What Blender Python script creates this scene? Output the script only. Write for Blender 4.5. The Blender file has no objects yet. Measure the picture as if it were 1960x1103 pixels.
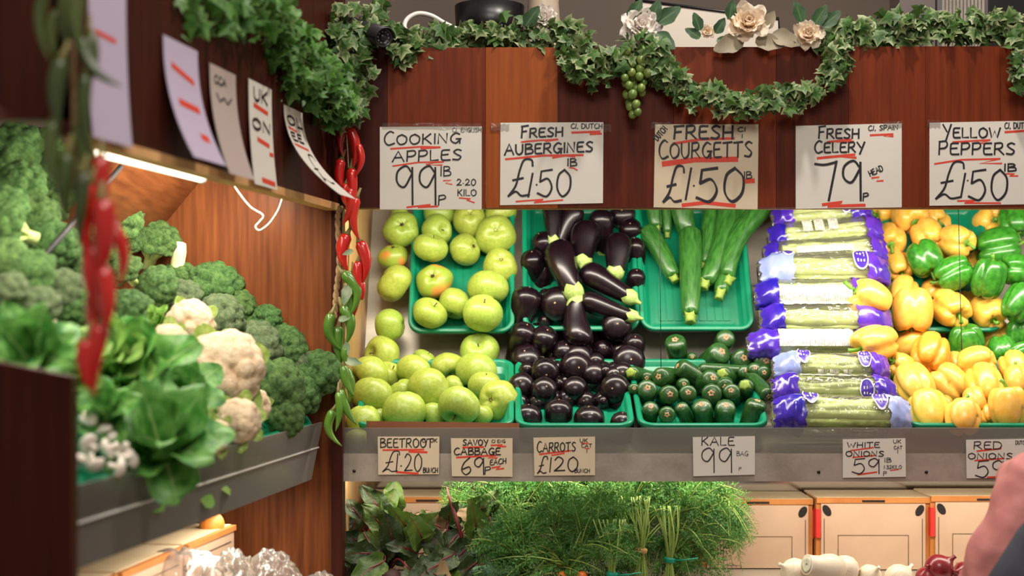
import bpy, bmesh, math, random
import numpy as np
from mathutils import Vector, Matrix, noise, Quaternion
C = bpy.context.scene.collection
sc = bpy.context.scene
FPX, CX, HY, CZ = 2722.0, 980.0, 605.0, 1.27

# ---------------------------------------------------------------- camera, world, lamps, exposure
cd = bpy.data.cameras.new('camera'); cam = bpy.data.objects.new('camera', cd); C.objects.link(cam)
cam.location = (0, 0, CZ); cam.rotation_euler = (math.pi/2, 0, 0)
cd.sensor_width = 36.0; cd.lens = 36.0*FPX/1960; cd.shift_y = (HY-551.5)/1960
cd.clip_start = .05; cd.clip_end = 60
cd.dof.use_dof = True; cd.dof.focus_distance = 3.5; cd.dof.aperture_fstop = 1.9
sc.camera = cam
sc.view_settings.view_transform = 'Standard'; sc.view_settings.look = 'None'
sc.view_settings.gamma = 1; sc.view_settings.use_curve_mapping = False
sc.view_settings.exposure = 0.0
w = bpy.data.worlds.new('hall'); sc.world = w; w.use_nodes = True
w.node_tree.nodes['Background'].inputs[0].default_value = (1.0, .86, .74, 1)
w.node_tree.nodes['Background'].inputs[1].default_value = .30

def area(name, loc, target, sx, sy, energy, col):
    l = bpy.data.lights.new(name, 'AREA'); l.shape = 'RECTANGLE'; l.size = sx; l.size_y = sy
    l.energy = energy; l.color = col
    o = bpy.data.objects.new(name, l); C.objects.link(o); o.location = loc
    d = Vector(target)-Vector(loc); o.rotation_euler = d.to_track_quat('-Z', 'Y').to_euler()
    return o
TUBE = (1.0, .90, .76); WARM = (1.0, .83, .62); NEUT = (1.0, .93, .84)
area('hall_spot', (.75, 2.72, 3.35), (.35, 3.4, 1.6), .12, .12, 30, NEUT)
area('hall_spot', (.1, 2.6, 3.35), (.0, 3.4, 1.6), .4, .4, 7, NEUT)
area('hall_ceiling_light', (.3, .3, 3.3), (.2, 3.4, 1.1), 1.4, 1.0, 46, NEUT)
area('back_tube_light', (.5, 3.48, 1.60), (.5, 3.75, 1.12), 2.3, .06, 22, TUBE)
area('left_tube_light', (-.665, 2.62, 1.595), (-.905, 2.657, 1.23), 1.3, .06, 17, TUBE)
area('under_tube_light', (.5, 3.50, .905), (.5, 3.66, .62), 2.3, .05, 8, TUBE)
area('left_under_tube_light', (-.60, 2.75, .868), (-.60, 2.75, .5), .05, 1.0, 3.2, TUBE)

# ---------------------------------------------------------------- helpers
def P(px, py, Y): return Vector(((px-CX)/FPX*Y, Y, CZ-(py-HY)/FPX*Y))
def lin(c):
    r = []
    for v in c[:3]:
        v = v/255.0
        r.append(v/12.92 if v <= .04045 else ((v+.055)/1.055)**2.4)
    return (*r, 1.0)
def interp(x, pts):
    if x <= pts[0][0]: return pts[0][1]
    for (a, b), (c, d) in zip(pts, pts[1:]):
        if x <= c: return b+(d-b)*(x-a)/(c-a)
    return pts[-1][1]
def nodes(name):
    m = bpy.data.materials.new(name); m.use_nodes = True
    nt = m.node_tree; return m, nt, nt.nodes['Principled BSDF']
def M(name, col, rough=.5, col2=None, scale=8, detail=4, stretch=(1,1,1), ramp=(.35,.65), bump=0, bscale=None, spec=.5,
      coat=0, sss=0, metal=0, rand=0, voro=0, trans=0, attr=None, attr_col=None, aramp=(.4, .9), alpha=None, huerand=0):
    m, nt, b = nodes(name); N = nt.nodes.new; L = nt.links.new
    tc = N('ShaderNodeTexCoord'); mp = N('ShaderNodeMapping'); mp.inputs['Scale'].default_value = stretch
    L(tc.outputs['Object'], mp.inputs[0])
    nz = N('ShaderNodeTexNoise'); nz.inputs['Scale'].default_value = scale; nz.inputs['Detail'].default_value = detail
    L(mp.outputs[0], nz.inputs['Vector'])
    out = None
    if col2 is not None:
        rp = N('ShaderNodeValToRGB'); e = rp.color_ramp.elements
        e[0].position, e[1].position = ramp; e[0].color = lin(col); e[1].color = lin(col2)
        L(nz.outputs[0], rp.inputs[0]); out = rp.outputs[0]
    if attr:
        at = N('ShaderNodeAttribute'); at.attribute_name = attr
        mr = N('ShaderNodeMapRange'); mr.inputs[1].default_value, mr.inputs[2].default_value = aramp
        L(at.outputs['Fac'], mr.inputs[0])
        mx = N('ShaderNodeMix'); mx.data_type = 'RGBA'
        L(mr.outputs[0], mx.inputs[0])
        if out: L(out, mx.inputs[6])
        else: mx.inputs[6].default_value = lin(col)
        mx.inputs[7].default_value = lin(attr_col); out = mx.outputs[2]
    if rand or huerand:
        if out is None:
            rg = N('ShaderNodeRGB'); rg.outputs[0].default_value = lin(col); out = rg.outputs[0]
        oi = N('ShaderNodeObjectInfo'); hs = N('ShaderNodeHueSaturation')
        if rand:
            mr = N('ShaderNodeMapRange'); mr.inputs[3].default_value = 1-rand; mr.inputs[4].default_value = 1+rand
            L(oi.outputs['Random'], mr.inputs[0]); L(mr.outputs[0], hs.inputs['Value'])
        if huerand:
            m2 = N('ShaderNodeMath'); m2.operation = 'MULTIPLY'; m2.inputs[1].default_value = 7.31; L(oi.outputs['Random'], m2.inputs[0])
            m3 = N('ShaderNodeMath'); m3.operation = 'FRACT'; L(m2.outputs[0], m3.inputs[0])
            mr = N('ShaderNodeMapRange'); mr.inputs[3].default_value = .5-huerand; mr.inputs[4].default_value = .5+huerand
            L(m3.outputs[0], mr.inputs[0]); L(mr.outputs[0], hs.inputs['Hue'])
        L(out, hs.inputs['Color']); out = hs.outputs[0]
    if out: L(out, b.inputs['Base Color'])
    else: b.inputs['Base Color'].default_value = lin(col)
    b.inputs['Roughness'].default_value = rough; b.inputs['Metallic'].default_value = metal
    b.inputs['Specular IOR Level'].default_value = spec
    b.inputs['Coat Weight'].default_value = coat; b.inputs['Coat Roughness'].default_value = .18
    if sss:
        b.inputs['Subsurface Weight'].default_value = sss; b.inputs['Subsurface Radius'].default_value = (.01, .006, .003)
        b.inputs['Subsurface Scale'].default_value = 1
    if bump:
        bp = N('ShaderNodeBump'); bp.inputs['Strength'].default_value = bump; bp.inputs['Distance'].default_value = .004
        if voro:
            vo = N('ShaderNodeTexVoronoi'); vo.inputs['Scale'].default_value = voro; L(tc.outputs['Object'], vo.inputs['Vector'])
            iv = N('ShaderNodeMath'); iv.operation = 'SUBTRACT'; iv.inputs[0].default_value = 1; L(vo.outputs['Distance'], iv.inputs[1])
            L(iv.outputs[0], bp.inputs['Height'])
        else:
            n2 = N('ShaderNodeTexNoise'); n2.inputs['Scale'].default_value = bscale or scale*3; n2.inputs['Detail'].default_value = 3
            L(mp.outputs[0], n2.inputs['Vector']); L(n2.outputs[0], bp.inputs['Height'])
        L(bp.outputs[0], b.inputs['Normal'])
    if trans:
        tl = N('ShaderNodeBsdfTranslucent'); ms = N('ShaderNodeMixShader'); ms.inputs[0].default_value = trans
        if out: L(out, tl.inputs[0])
        else: tl.inputs[0].default_value = lin(col)
        L(b.outputs[0], ms.inputs[1]); L(tl.outputs[0], ms.inputs[2]); L(ms.outputs[0], nt.nodes['Material Output'].inputs[0])
    return m
def film(name, col=(255,255,255), gloss=.16, rough=.12, bump=.5, bscale=30, haze=0.0):
    m, nt, b = nodes(name); N = nt.nodes.new; L = nt.links.new
    tr = N('ShaderNodeBsdfTransparent'); tr.inputs[0].default_value = lin(col)
    gl = N('ShaderNodeBsdfGlossy'); gl.inputs['Roughness'].default_value = rough
    fr = N('ShaderNodeFresnel'); fr.inputs[0].default_value = 1.4
    ad = N('ShaderNodeMath'); ad.operation = 'ADD'; ad.inputs[1].default_value = gloss; L(fr.outputs[0], ad.inputs[0])
    ms = N('ShaderNodeMixShader'); L(ad.outputs[0], ms.inputs[0]); L(tr.outputs[0], ms.inputs[1]); L(gl.outputs[0], ms.inputs[2])
    last = ms
    if haze:
        df = N('ShaderNodeBsdfDiffuse'); df.inputs[0].default_value = lin((235,228,220))
        m2 = N('ShaderNodeMixShader'); m2.inputs[0].default_value = haze; L(ms.outputs[0], m2.inputs[1]); L(df.outputs[0], m2.inputs[2]); last = m2
    if bump:
        tc = N('ShaderNodeTexCoord'); nz = N('ShaderNodeTexNoise'); nz.inputs['Scale'].default_value = bscale; nz.inputs['Detail'].default_value = 2
        nz.inputs['Distortion'].default_value = 1.2
        L(tc.outputs['Object'], nz.inputs['Vector']); bp = N('ShaderNodeBump'); bp.inputs['Strength'].default_value = bump; bp.inputs['Distance'].default_value = .02
        L(nz.outputs[0], bp.inputs['Height']); L(bp.outputs[0], gl.inputs['Normal']); L(bp.outputs[0], fr.inputs['Normal'])
    L(last.outputs[0], nt.nodes['Material Output'].inputs[0])
    return m
def emit(name, col, s):
    m, nt, b = nodes(name); b.inputs['Base Color'].default_value = lin(col)
    b.inputs['Emission Color'].default_value = lin(col); b.inputs['Emission Strength'].default_value = s
    return m

class MB:
    def __init__(s): s.v = []; s.f = []; s.k = []
    def add(s, vs, fs, k=None):
        n = len(s.v); s.v += [tuple(x) for x in vs]; s.f += [tuple(i+n for i in f) for f in fs]
        s.k += list(k) if k is not None else [0.0]*len(vs); return s
    def box(s, a, b, mat=None):
        x0,y0,z0 = a; x1,y1,z1 = b
        vs = [(x0,y0,z0),(x1,y0,z0),(x1,y1,z0),(x0,y1,z0),(x0,y0,z1),(x1,y0,z1),(x1,y1,z1),(x0,y1,z1)]
        if mat is not None: vs = [mat @ Vector(q) for q in vs]
        return s.add(vs, [(0,3,2,1),(4,5,6,7),(0,1,5,4),(1,2,6,5),(2,3,7,6),(3,0,4,7)])
    def hexa(s, q):   # 8 explicit corners: bottom loop then top loop
        return s.add(q, [(0,3,2,1),(4,5,6,7),(0,1,5,4),(1,2,6,5),(2,3,7,6),(3,0,4,7)])
    def loft(s, rings, closed=True, caps=(True, True), k=None):
        n = len(rings[0]); vs = [p for r in rings for p in r]; fs = []
        for i in range(len(rings)-1):
            for j in range(n if closed else n-1):
                a = i*n+j; b = i*n+(j+1) % n
                fs.append((a, b, b+n, a+n))
        if caps[0]: fs.append(tuple(range(n-1, -1, -1)))
        if caps[1]: fs.append(tuple(range((len(rings)-1)*n, len(rings)*n)))
        return s.add(vs, fs, k)
    def tube(s, pts, rad, n=8, caps=(True, True), kk=None):
        pts = [Vector(p) for p in pts]; rings = []; ks = []
        t0 = (pts[1]-pts[0]).normalized(); up = Vector((0,0,1)) if abs(t0.z) < .9 else Vector((1,0,0))
        nrm = t0.cross(up).normalized()
        for i, p in enumerate(pts):
            t = (pts[min(i+1, len(pts)-1)]-pts[max(i-1, 0)])
            if t.length < 1e-9: t = t0
            t.normalize()
            nrm = (nrm-t*nrm.dot(t)); nrm.normalize(); bn = t.cross(nrm)
            r = rad[i] if isinstance(rad, (list, tuple)) else rad
            rings.append([p+(nrm*math.cos(2*math.pi*j/n)+bn*math.sin(2*math.pi*j/n))*r for j in range(n)])
            ks += [(kk[i] if kk else 0.0)]*n
        return s.loft(rings, caps=caps, k=ks)
    def lathe(s, prof, n=24, mat=None, caps=(True, True)):
        rings = []
        for r, z in prof:
            ring = [Vector((r*math.cos(2*math.pi*j/n), r*math.sin(2*math.pi*j/n), z)) for j in range(n)]
            if mat is not None: ring = [mat @ q for q in ring]
            rings.append(ring)
        return s.loft(rings, caps=caps)
    def ball(s, c, r, n=12, m=8, sc3=(1,1,1)):
        rings = []
        for i in range(m+1):
            a = math.pi*(i/m); a = max(.02, min(math.pi-.02, a))
            rings.append([(c[0]+r*sc3[0]*math.sin(a)*math.cos(2*math.pi*j/n), c[1]+r*sc3[1]*math.sin(a)*math.sin(2*math.pi*j/n), c[2]-r*sc3[2]*math.cos(a)) for j in range(n)])
        return s.loft(rings)
    def mesh(s, name, mat, smooth=True):
        me = bpy.data.meshes.new(name); me.from_pydata(s.v, [], s.f); me.update()
        if mat: me.materials.append(mat)
        if smooth: me.polygons.foreach_set('use_smooth', [True]*len(me.polygons))
        if any(s.k):
            a = me.attributes.new('k', 'FLOAT', 'POINT'); a.data.foreach_set('value', s.k)
        return me
    def build(s, name, mat, parent=None, smooth=True, link=True):
        o = bpy.data.objects.new(name, s.mesh(name, mat, smooth))
        if link: C.objects.link(o)
        if parent: o.parent = parent
        return o
def catmull(pts, per=6):
    if len(pts) < 3: return [Vector(p) for p in pts]
    q = [Vector(p) for p in pts]; q = [q[0]*2-q[1]]+q+[q[-1]*2-q[-2]]; out = []
    for i in range(1, len(q)-2):
        for j in range(per):
            t = j/per; a, b, c, d = q[i-1], q[i], q[i+1], q[i+2]
            out.append(.5*((2*b)+(c-a)*t+(2*a-5*b+4*c-d)*t*t+(3*b-a-3*c+d)*t**3))
    out.append(q[-2]); return out
def tag(o, label, cat, group=None, kind=None):
    if label: o['label'] = label
    if cat: o['category'] = cat
    if group: o['group'] = group
    if kind: o['kind'] = kind
    return o
def structure(o): o['kind'] = 'structure'; return o
def empty(name, loc=(0,0,0), link=True):
    o = bpy.data.objects.new(name, None); o.empty_display_size = .05; o.location = loc
    if link: C.objects.link(o)
    return o
KIDS = {}
def kid(o, parent): o.parent = parent; KIDS.setdefault(parent.name, []).append(o); return o
def tpart(tmpl, name, mb, mat, smooth=True, label=None):
    o = mb.build(name, mat, None, smooth, link=False); kid(o, tmpl)
    if label: o['label'] = label
    return o
def tmpl_mesh(name, mb, mat, smooth=True): return mb.build(name, mat, None, smooth, link=False)
def copy_tree(t, mw, name=None):
    r = t.copy(); r.name = name or t.name.split('.')[0]; C.objects.link(r); r.matrix_world = mw
    for c in KIDS.get(t.name, []):
        d = c.copy(); d.name = c.name.split('.')[0]; d.parent = r; C.objects.link(d)
        for g in KIDS.get(c.name, []):
            e = g.copy(); e.name = g.name.split('.')[0]; e.parent = d; C.objects.link(e)
    return r
def rot_to(axis, roll=0):
    a = Vector(axis).normalized(); q = Vector((0,0,1)).rotation_difference(a)
    return q.to_matrix().to_4x4() @ Matrix.Rotation(roll, 4, 'Z')
def axis_from(ang, tilt):   # screen angle (deg, ccw from +x), tilt towards the viewer (deg)
    a, t = math.radians(ang), math.radians(tilt)
    return Vector((math.cos(t)*math.cos(a), -math.sin(t), math.cos(t)*math.sin(a)))
ORD = ['', 'second', 'third', 'fourth', 'fifth', 'sixth', 'seventh', 'eighth', 'ninth', 'tenth', 'eleventh', 'twelfth']
def ordinals(items, rows, topname='top', pick=lambda e: (e[0], e[1])):
    """rows: list of y limits; gives (row, column, n in row) by the place on the heap."""
    res = {}; by = {}
    for i, e in enumerate(items):
        x, y = pick(e); r = sum(1 for l in rows if y > l); by.setdefault(r, []).append((x, i))
    last = max(by)
    for r, v in by.items():
        v.sort()
        for c, (x, i) in enumerate(v):
            rt = topname+' row' if r == 0 else ('bottom row' if r == last else ORD[r]+' row')
            if len(v) == 1: ct = 'alone'
            elif c == 0: ct = 'first from left'
            elif c == len(v)-1: ct = 'last on right'
            else: ct = ORD[c]+' from left'
            res[i] = rt+', '+ct
    return res
def relax(items, rmul=.9, lim=.085, fixed=()):
    """items: [px, py, Y, radius in m]; slides each along its own line of sight until neighbours in the heap only touch."""
    it = [list(q) for q in items]; y0 = [q[2] for q in it]; lo = [max(q[2]-lim*.5, 3.402+q[3]) for q in it]
    for _ in range(120):
        moved = False
        for i in range(len(it)):
            for j in range(i):
                a, b = it[i], it[j]; d = (P(*a[:3])-P(*b[:3])).length; m = (a[3]+b[3])*rmul
                if d < m:
                    s = 1 if (a[2] > b[2] or (a[2] == b[2] and a[1] < b[1])) else -1; t = (m-d)*.35+.0004
                    a[2] = min(max(a[2]+s*t, lo[i]), y0[i]+lim); b[2] = min(max(b[2]-s*t, lo[j]), y0[j]+lim); moved = True
        if not moved: break
    return [max(q[2], l) for q, l in zip(it, lo)]
def fY(py): return interp(py, [(403, 3.99), (632, 3.80), (655, 3.775), (683, 3.745), (815, 3.46), (870, 3.43)])
# ---------------------------------------------------------------- materials of the stall
def wood(name, c1, c2, rough=.5, coat=.04, along='z', grain=70):
    st = {'z': (1, 1, .06), 'x': (.06, 1, 1), 'y': (1, .06, 1)}[along]
    return M(name, c1, rough, c2, scale=grain, detail=6, stretch=st, ramp=(.2, .8), bump=.04, bscale=90, coat=coat, spec=.16)
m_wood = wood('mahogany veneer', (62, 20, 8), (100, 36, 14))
m_wood_pale = wood('mahogany veneer light board', (128, 58, 18), (164, 84, 32))  # paler veneer board, its own tone
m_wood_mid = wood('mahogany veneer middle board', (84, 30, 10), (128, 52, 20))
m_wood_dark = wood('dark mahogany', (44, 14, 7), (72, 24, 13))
m_oak = wood('end panel veneer', (82, 39, 16), (142, 80, 37), grain=80)
m_mirror_oak = wood('painted panel reflection', (84, 42, 20), (124, 72, 38), along='y', grain=80)  # wood tone stands for the end panel reflected in the sloping mirror
m_plank = wood('side plank', (150, 112, 70), (186, 150, 102), rough=.5)
m_edge = M('edge with painted lamplight', (205, 150, 95), .6, (225, 175, 118), scale=20)  # pale tint puts lamplight on the valance bottom edges into the colour
m_steel = M('galvanised steel', (150, 140, 128), .5, (176, 166, 154), scale=14, detail=8, metal=.35, bump=.12, bscale=120, spec=.5)
m_panel = M('pale back panel', (176, 168, 152), .35, (200, 192, 176), scale=6, metal=.3, spec=.5)
m_dark = M('near black', (18, 15, 14), .6)
m_mirror = M('polished steel', (190, 185, 178), .12, metal=1)
m_acryl = film('clear acrylic', (232, 236, 226), gloss=.05, rough=.08, bump=.05, bscale=4)
m_acryl_dirty = film('scuffed acrylic', (196, 196, 184), gloss=.06, rough=.25, bump=.06, bscale=8, haze=.12)
m_acryl_grey = film('grey acrylic', (150, 150, 138), gloss=.05, rough=.25, bump=.05, bscale=8, haze=.2)
m_floor = M('floor tile', (120, 108, 98), .5, (140, 128, 116), scale=4)
m_wall = M('back wall paint', (112, 96, 84), .6, (128, 110, 96), scale=2)
m_tube = emit('lamp tube', (255, 240, 215), 2.5)
m_white = M('white plastic', (225, 220, 212), .4)
m_black = M('black plastic', (22, 20, 22), .35)

Xf = lambda Y: -.9624+.1557*Y       # front line of the left counter
def L(Y, s, z): return Vector((Xf(Y)-s, Y, z))

# ---------------------------------------------------------------- the setting
structure(MB().box((-4, -2, -.1), (4, 6.6, 0)).build('floor', m_floor, smooth=False))
structure(MB().box((-4, 5.6, 0), (4, 5.7, 3.6)).build('wall_back', m_wall, smooth=False))
structure(MB().box((-4, 4.2, 3.6), (4, 5.7, 3.7)).build('ceiling', m_wall, smooth=False))
structure(MB().box((-1.62, 2.0, 0), (-1.54, 3.45, 2.6)).build('wall_left', m_wood_dark, smooth=False))
post = MB().box((P(636,0,3.38).x, 3.36, 0), (P(657,0,3.38).x, 3.42, 2.5)).build('trim_1', m_wood_dark, smooth=False); structure(post)

# ---------------------------------------------------------------- back stall: valance
zb, zt, YV = 1.525, 1.902, 3.35
val = empty('valance', (0, YV, zb)); tag(val, 'reddish brown wooden valance of upright boards carrying the large price cards', 'valance')
bx = [655, 742, 930, 1068, 1290, 1486, 1625, 1772, 1915, 2140]
bm = [m_wood_dark, m_wood_mid, m_wood_pale, m_wood, m_wood_mid, m_wood, m_wood_mid, m_wood_mid, m_wood_mid]
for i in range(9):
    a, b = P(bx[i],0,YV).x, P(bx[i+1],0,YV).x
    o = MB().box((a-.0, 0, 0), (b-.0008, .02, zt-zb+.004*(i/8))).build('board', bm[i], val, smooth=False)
MB().box((P(655,0,YV).x, .021, -.002), (P(2140,0,YV).x, .034, .012)).build('bottom_edge', m_edge, val, smooth=False)
st_roof = MB().box((-.41, 3.372, 1.86), (2.0, 4.6, 1.885)).build('roof_board', m_wood_dark, smooth=False)
tag(st_roof, 'dark wooden stall top behind the ivy, with pots and boxes on it', 'stall top')

# ---------------------------------------------------------------- back stall: counter
xl, xr = -.412, 1.85
ctr = empty('display_counter', (0, 3.4, 0)); tag(ctr, 'long back display counter with steel front band under the green trays', 'counter')
def cpart(mb, name, mat, smooth=False, parent=ctr):
    mb.v = [(x, y-3.4, z) for x, y, z in mb.v]; return mb.build(name, mat, parent, smooth)
cpart(MB().box((xl, 3.385, .876), (xr, 3.40, .942)), 'steel_band', m_steel)
for px_ in (678, 1567, 1773):
    q = P(px_, 904 if px_ > 700 else 902, 3.385); cpart(MB().lathe([(.0042, 0), (.004, .0015), (.001, .002)], 12, Matrix.Translation(q) @ Matrix.Rotation(math.pi/2, 4, 'X')), 'screw', m_black, True)
cpart(MB().box((xl, 3.388, .942), (xr, 3.393, 1.003)), 'acrylic_guard', m_acryl_dirty)
cpart(MB().hexa([(xl,3.40,.905),(xr,3.40,.905),(xr,3.84,1.06),(xl,3.84,1.06),(xl,3.40,.915),(xr,3.40,.915),(xr,3.84,1.07),(xl,3.84,1.07)]), 'shelf', m_panel)
cpart(MB().hexa([(xl,3.84,1.05),(xr,3.84,1.05),(xr,3.86,1.05),(xl,3.86,1.05),(xl,4.13,1.66),(xr,4.13,1.66),(xr,4.15,1.66),(xl,4.15,1.66)]), 'back_panel', m_panel)
cpart(MB().hexa([(xl-.02,3.40,.4),(xl,3.40,.4),(xl+.012,4.1,.4),(xl-.01,4.1,.4),(xl-.02,3.40,1.86),(xl,3.40,1.86),(xl+.012,4.1,1.86),(xl-.01,4.1,1.86)]), 'side_panel', m_plank)
cpart(MB().hexa([(xl,3.42,.59),(xr,3.42,.59),(xr,3.925,.59),(xl,3.925,.59),(xl,3.42,.60),(xr,3.42,.60),(xr,3.925,.60),(xl,3.925,.60)]), 'lower_shelf', m_panel)
cpart(MB().box((xl, 3.93, .55), (xr, 3.945, 1.05)), 'mirror_back', m_mirror)
cpart(MB().box((xl, 3.44, .001), (xr, 3.46, .588)), 'plinth', m_wood_dark)
for x_ in (1264, 1838):  # wires stand for the seams between the mirror panels
    q = P(x_, 0, 3.72); o = MB().tube([(q.x, 3.70, 1.07), (q.x, 3.74, 1.60)], .0011, 6).build('mirror_seam', m_dark)
    tag(o, 'thin black upright wire for the mirror seam by the upper ' + ('courgette tray' if x_ < 1500 else 'pepper tray'), 'wire')

# ---------------------------------------------------------------- left stall
lv = MB().hexa([L(2.0,-.03,zb), L(3.40,-.03,zb), L(3.40,-.004,zb), L(2.0,-.004,zb), L(2.0,-.03,2.6), L(3.40,-.03,2.6), L(3.40,-.004,2.6), L(2.0,-.004,2.6)])
lvo = empty('valance', (0,0,0)); tag(lvo, 'dark wooden valance over the broccoli with a row of curling white price cards', 'valance')
lv.build('board', m_wood_dark, lvo, smooth=False)
MB().hexa([L(2.04,-.033,zb-.006), L(3.36,-.033,zb-.006), L(3.36,.0,zb-.006), L(2.04,.0,zb-.006), L(2.04,-.033,zb+.010), L(3.36,-.033,zb+.010), L(3.36,.0,zb-.001), L(2.04,.0,zb-.001)]).build('bottom_edge', m_edge, lvo, smooth=False)

ep = MB().box((-1.53, 3.385, 0), (P(637,0,3.38).x, 3.40, 1.64)).build('end_panel', m_oak, smooth=False)
tag(ep, 'tall orange brown wood panel closing the far end of the broccoli counter', 'panel')
# sloping mirror at the back of the left counter, its reflection painted as wood (overhanging, top towards the customer)
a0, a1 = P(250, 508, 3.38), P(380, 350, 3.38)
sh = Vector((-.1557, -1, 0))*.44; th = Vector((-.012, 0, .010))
sp = MB().hexa([a0+sh, a0, a0+th, a0+sh+th, a1+sh, a1, a1+th, a1+sh+th]).build('mirror_panel', m_mirror_oak, smooth=False)
tag(sp, 'sloping mirror coloured as reflected wood, between lamp tube and broccoli heap', 'panel')
r0, r1 = P(-12, 604, 2.42), P(232, 318, 2.88)
o = MB().tube([r0, r1], .0055, 8).build('mirror_edge_rod', m_dark); tag(o, 'thin black slanting rod for the mirror edge across the broccoli heap', 'rod')  # rod stands for the near edge of the tilted mirror

# near end panel, C shaped
pe = MB()
for a, b in (((-.604, 1.546), (-1.54, 2.6)),):
    pe.box((b[0], 2.0, a[1]), (a[0], 2.028, b[1]))
pe.box((-1.54, 2.0, 0), (-1.20, 2.028, 1.546))
pe.hexa([(-1.20,2.0,0), (-.619,2.0,0), (-.619,2.028,0), (-1.20,2.028,0), (-1.20,2.0,1.30), (-.619,2.0,1.184), (-.619,2.028,1.184), (-1.20,2.028,1.30)])
o = pe.build('end_panel', m_wood_dark, smooth=False); tag(o, 'dark red brown near end panel at the left edge with cut-out over the greens', 'panel')

lc = empty('display_counter', (0,0,0)); tag(lc, 'left display counter with clear tilted guard holding broccoli and cauliflower', 'counter')
def slab(p, t): return MB().hexa([*p, *[q+Vector(t) for q in p]])
slab([L(2.04,.05,.935), L(3.38,.05,.935), L(3.38,.62,1.42), L(2.04,.62,1.42)], (0,0,.012)).build('shelf', m_panel, lc, smooth=False)
g0 = [L(2.04,.034,.885), L(3.345,.03,.885), L(3.345,.004,1.02), L(2.04,.004,1.02)]
gm = [q0.lerp(q1, .56) for q0, q1 in ((g0[0], g0[3]), (g0[1], g0[2]))]
MB().hexa([g0[0], g0[1], g0[1]+Vector((-.006,0,0)), g0[0]+Vector((-.006,0,0)), gm[0], gm[1], gm[1]+Vector((-.006,0,0)), gm[0]+Vector((-.006,0,0))]).build('front_band', m_acryl_grey, lc, smooth=False)
MB().hexa([gm[0], gm[1], gm[1]+Vector((-.005,0,0)), gm[0]+Vector((-.005,0,0)), g0[3], g0[2], g0[2]+Vector((-.005,0,0)), g0[3]+Vector((-.005,0,0))]).build('acrylic_guard', m_acryl_dirty, lc, smooth=False)
MB().tube([gm[0]+Vector((.002,0,0)), gm[1]+Vector((.002,0,0))], .002, 6).build('joint_strip', m_white, lc)
slab([L(2.04,-.03,.63), L(3.36,-.06,.63), L(3.36,.45,.63), L(2.04,.45,.63)], (0,0,.01)).build('lower_shelf', m_panel, lc, smooth=False)

# lamps of the stalls
def lamp(p0, p1, label):
    r = empty('tube_lamp', p0); d = p1-p0; tag(r, label, 'lamp')
    MB().tube([Vector((0,0,.018)), d+Vector((0,0,.018))], .014, 4).build('batten', m_white, r, smooth=False)
    MB().tube([Vector((0,0,0))+d*.015, d*.985], .008, 10).build('tube', m_tube, r)
    for e in (0, .985): MB().tube([d*e, d*(e+.015)], .0105, 10).build('end_cap', m_white, r)
lamp(L(2.42,.116,1.548), L(2.885,.116,1.548), 'white tube lamp behind the left valance above the broccoli')
cab = MB().tube(catmull([P(444,346,3.28), P(452,362,3.28), P(478,395,3.28), P(503,412,3.28), P(497,424,3.28), P(489,434,3.28), P(497,441,3.28), P(515,428,3.28), P(532,403,3.28), P(541,378,3.28), P(545,366,3.28)], 8), .0026, 8).build('cable', M('white cable', (214,200,180), .5))
tag(cab, 'loop of white electric cable hanging below the left valance', 'cable')

# ---------------------------------------------------------------- trays
m_tray = M('green tray plastic', (6, 118, 84), .32, (10, 132, 96), scale=5, spec=.55, bump=.03, bscale=30)
def rrect(wx, wy, r, z, n=6):
    out = []
    for cx_, cy_, a0_ in ((wx/2-r, wy/2-r, 0), (-wx/2+r, wy/2-r, 90), (-wx/2+r, -wy/2+r, 180), (wx/2-r, -wy/2+r, 270)):
        for i in range(n+1):
            a = math.radians(a0_+90*i/n); out.append(Vector((cx_+r*math.cos(a), cy_+r*math.sin(a), z)))
    return out
def tray(p_fl, p_fr, up, length, label, depth=.05, group=None):
    """front-left and front-right corner of the rim, direction up the slope."""
    p_fl, p_fr = Vector(p_fl), Vector(p_fr); wx = (p_fr-p_fl).length; ex = (p_fr-p_fl).normalized()
    ey = (Vector(up)-ex*ex.dot(Vector(up))).normalized(); ez = ex.cross(ey)
    c = (p_fl+p_fr)/2+ey*length/2
    mw = Matrix(((ex.x, ey.x, ez.x, c.x), (ex.y, ey.y, ez.y, c.y), (ex.z, ey.z, ez.z, c.z), (0,0,0,1)))
    mb = MB()
    prof = [(-.030, -depth), (-.016, -.012), (0, -.012), (0, -.002), (-.003, .001), (-.009, .001), (-.014, -.002), (-.020, -depth*.55), (-.034, -depth+.004), (-.046, -depth+.002)]
    mb.loft([rrect(wx+2*d, length+2*d, max(.008, .04+d), z) for d, z in prof], caps=(True, True))
    n = max(4, int(wx/.034)); W = wx-.11
    for i in range(n):
        x = -W/2+W*(i+.5)/n; mb.box((x-.009, -length/2+.055, -depth+.0), (x+.009, length/2-.055, -depth+.0045))
    o = mb.build('produce_tray', m_tray, smooth=False); o.matrix_world = mw
    for p in o.data.polygons: p.use_smooth = len(p.vertices) == 4 and p.area < .02
    o.data.polygons.foreach_set('use_smooth', [len(p.vertices) == 4 and abs(p.normal.z) < .98 for p in o.data.polygons])
    tag(o, label, 'tray', group); return o
upU = Vector((0, .19, .334)); upL = Vector((0, .34, .156))
def utray(x0, x1, label, y0=632): tray(P(x0, y0, 3.80), P(x1, y0, 3.80), upU, .44, label)  # upper trays are mirror images of the lower ones, built solid
def ltray(x0, x1, label, y0=814): tray(P(x0, y0, 3.435), P(x1, y0, 3.435), upL, .36, label)
utray(780, 985, 'upper mirrored green plastic tray holding green cooking apples', 636)
utray(1000, 1226, 'upper mirrored green plastic tray mostly hidden under the glossy aubergines', 632)
utray(1226, 1446, 'upper mirrored green plastic tray with long courgettes and bare ribbed floor showing', 632)
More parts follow.
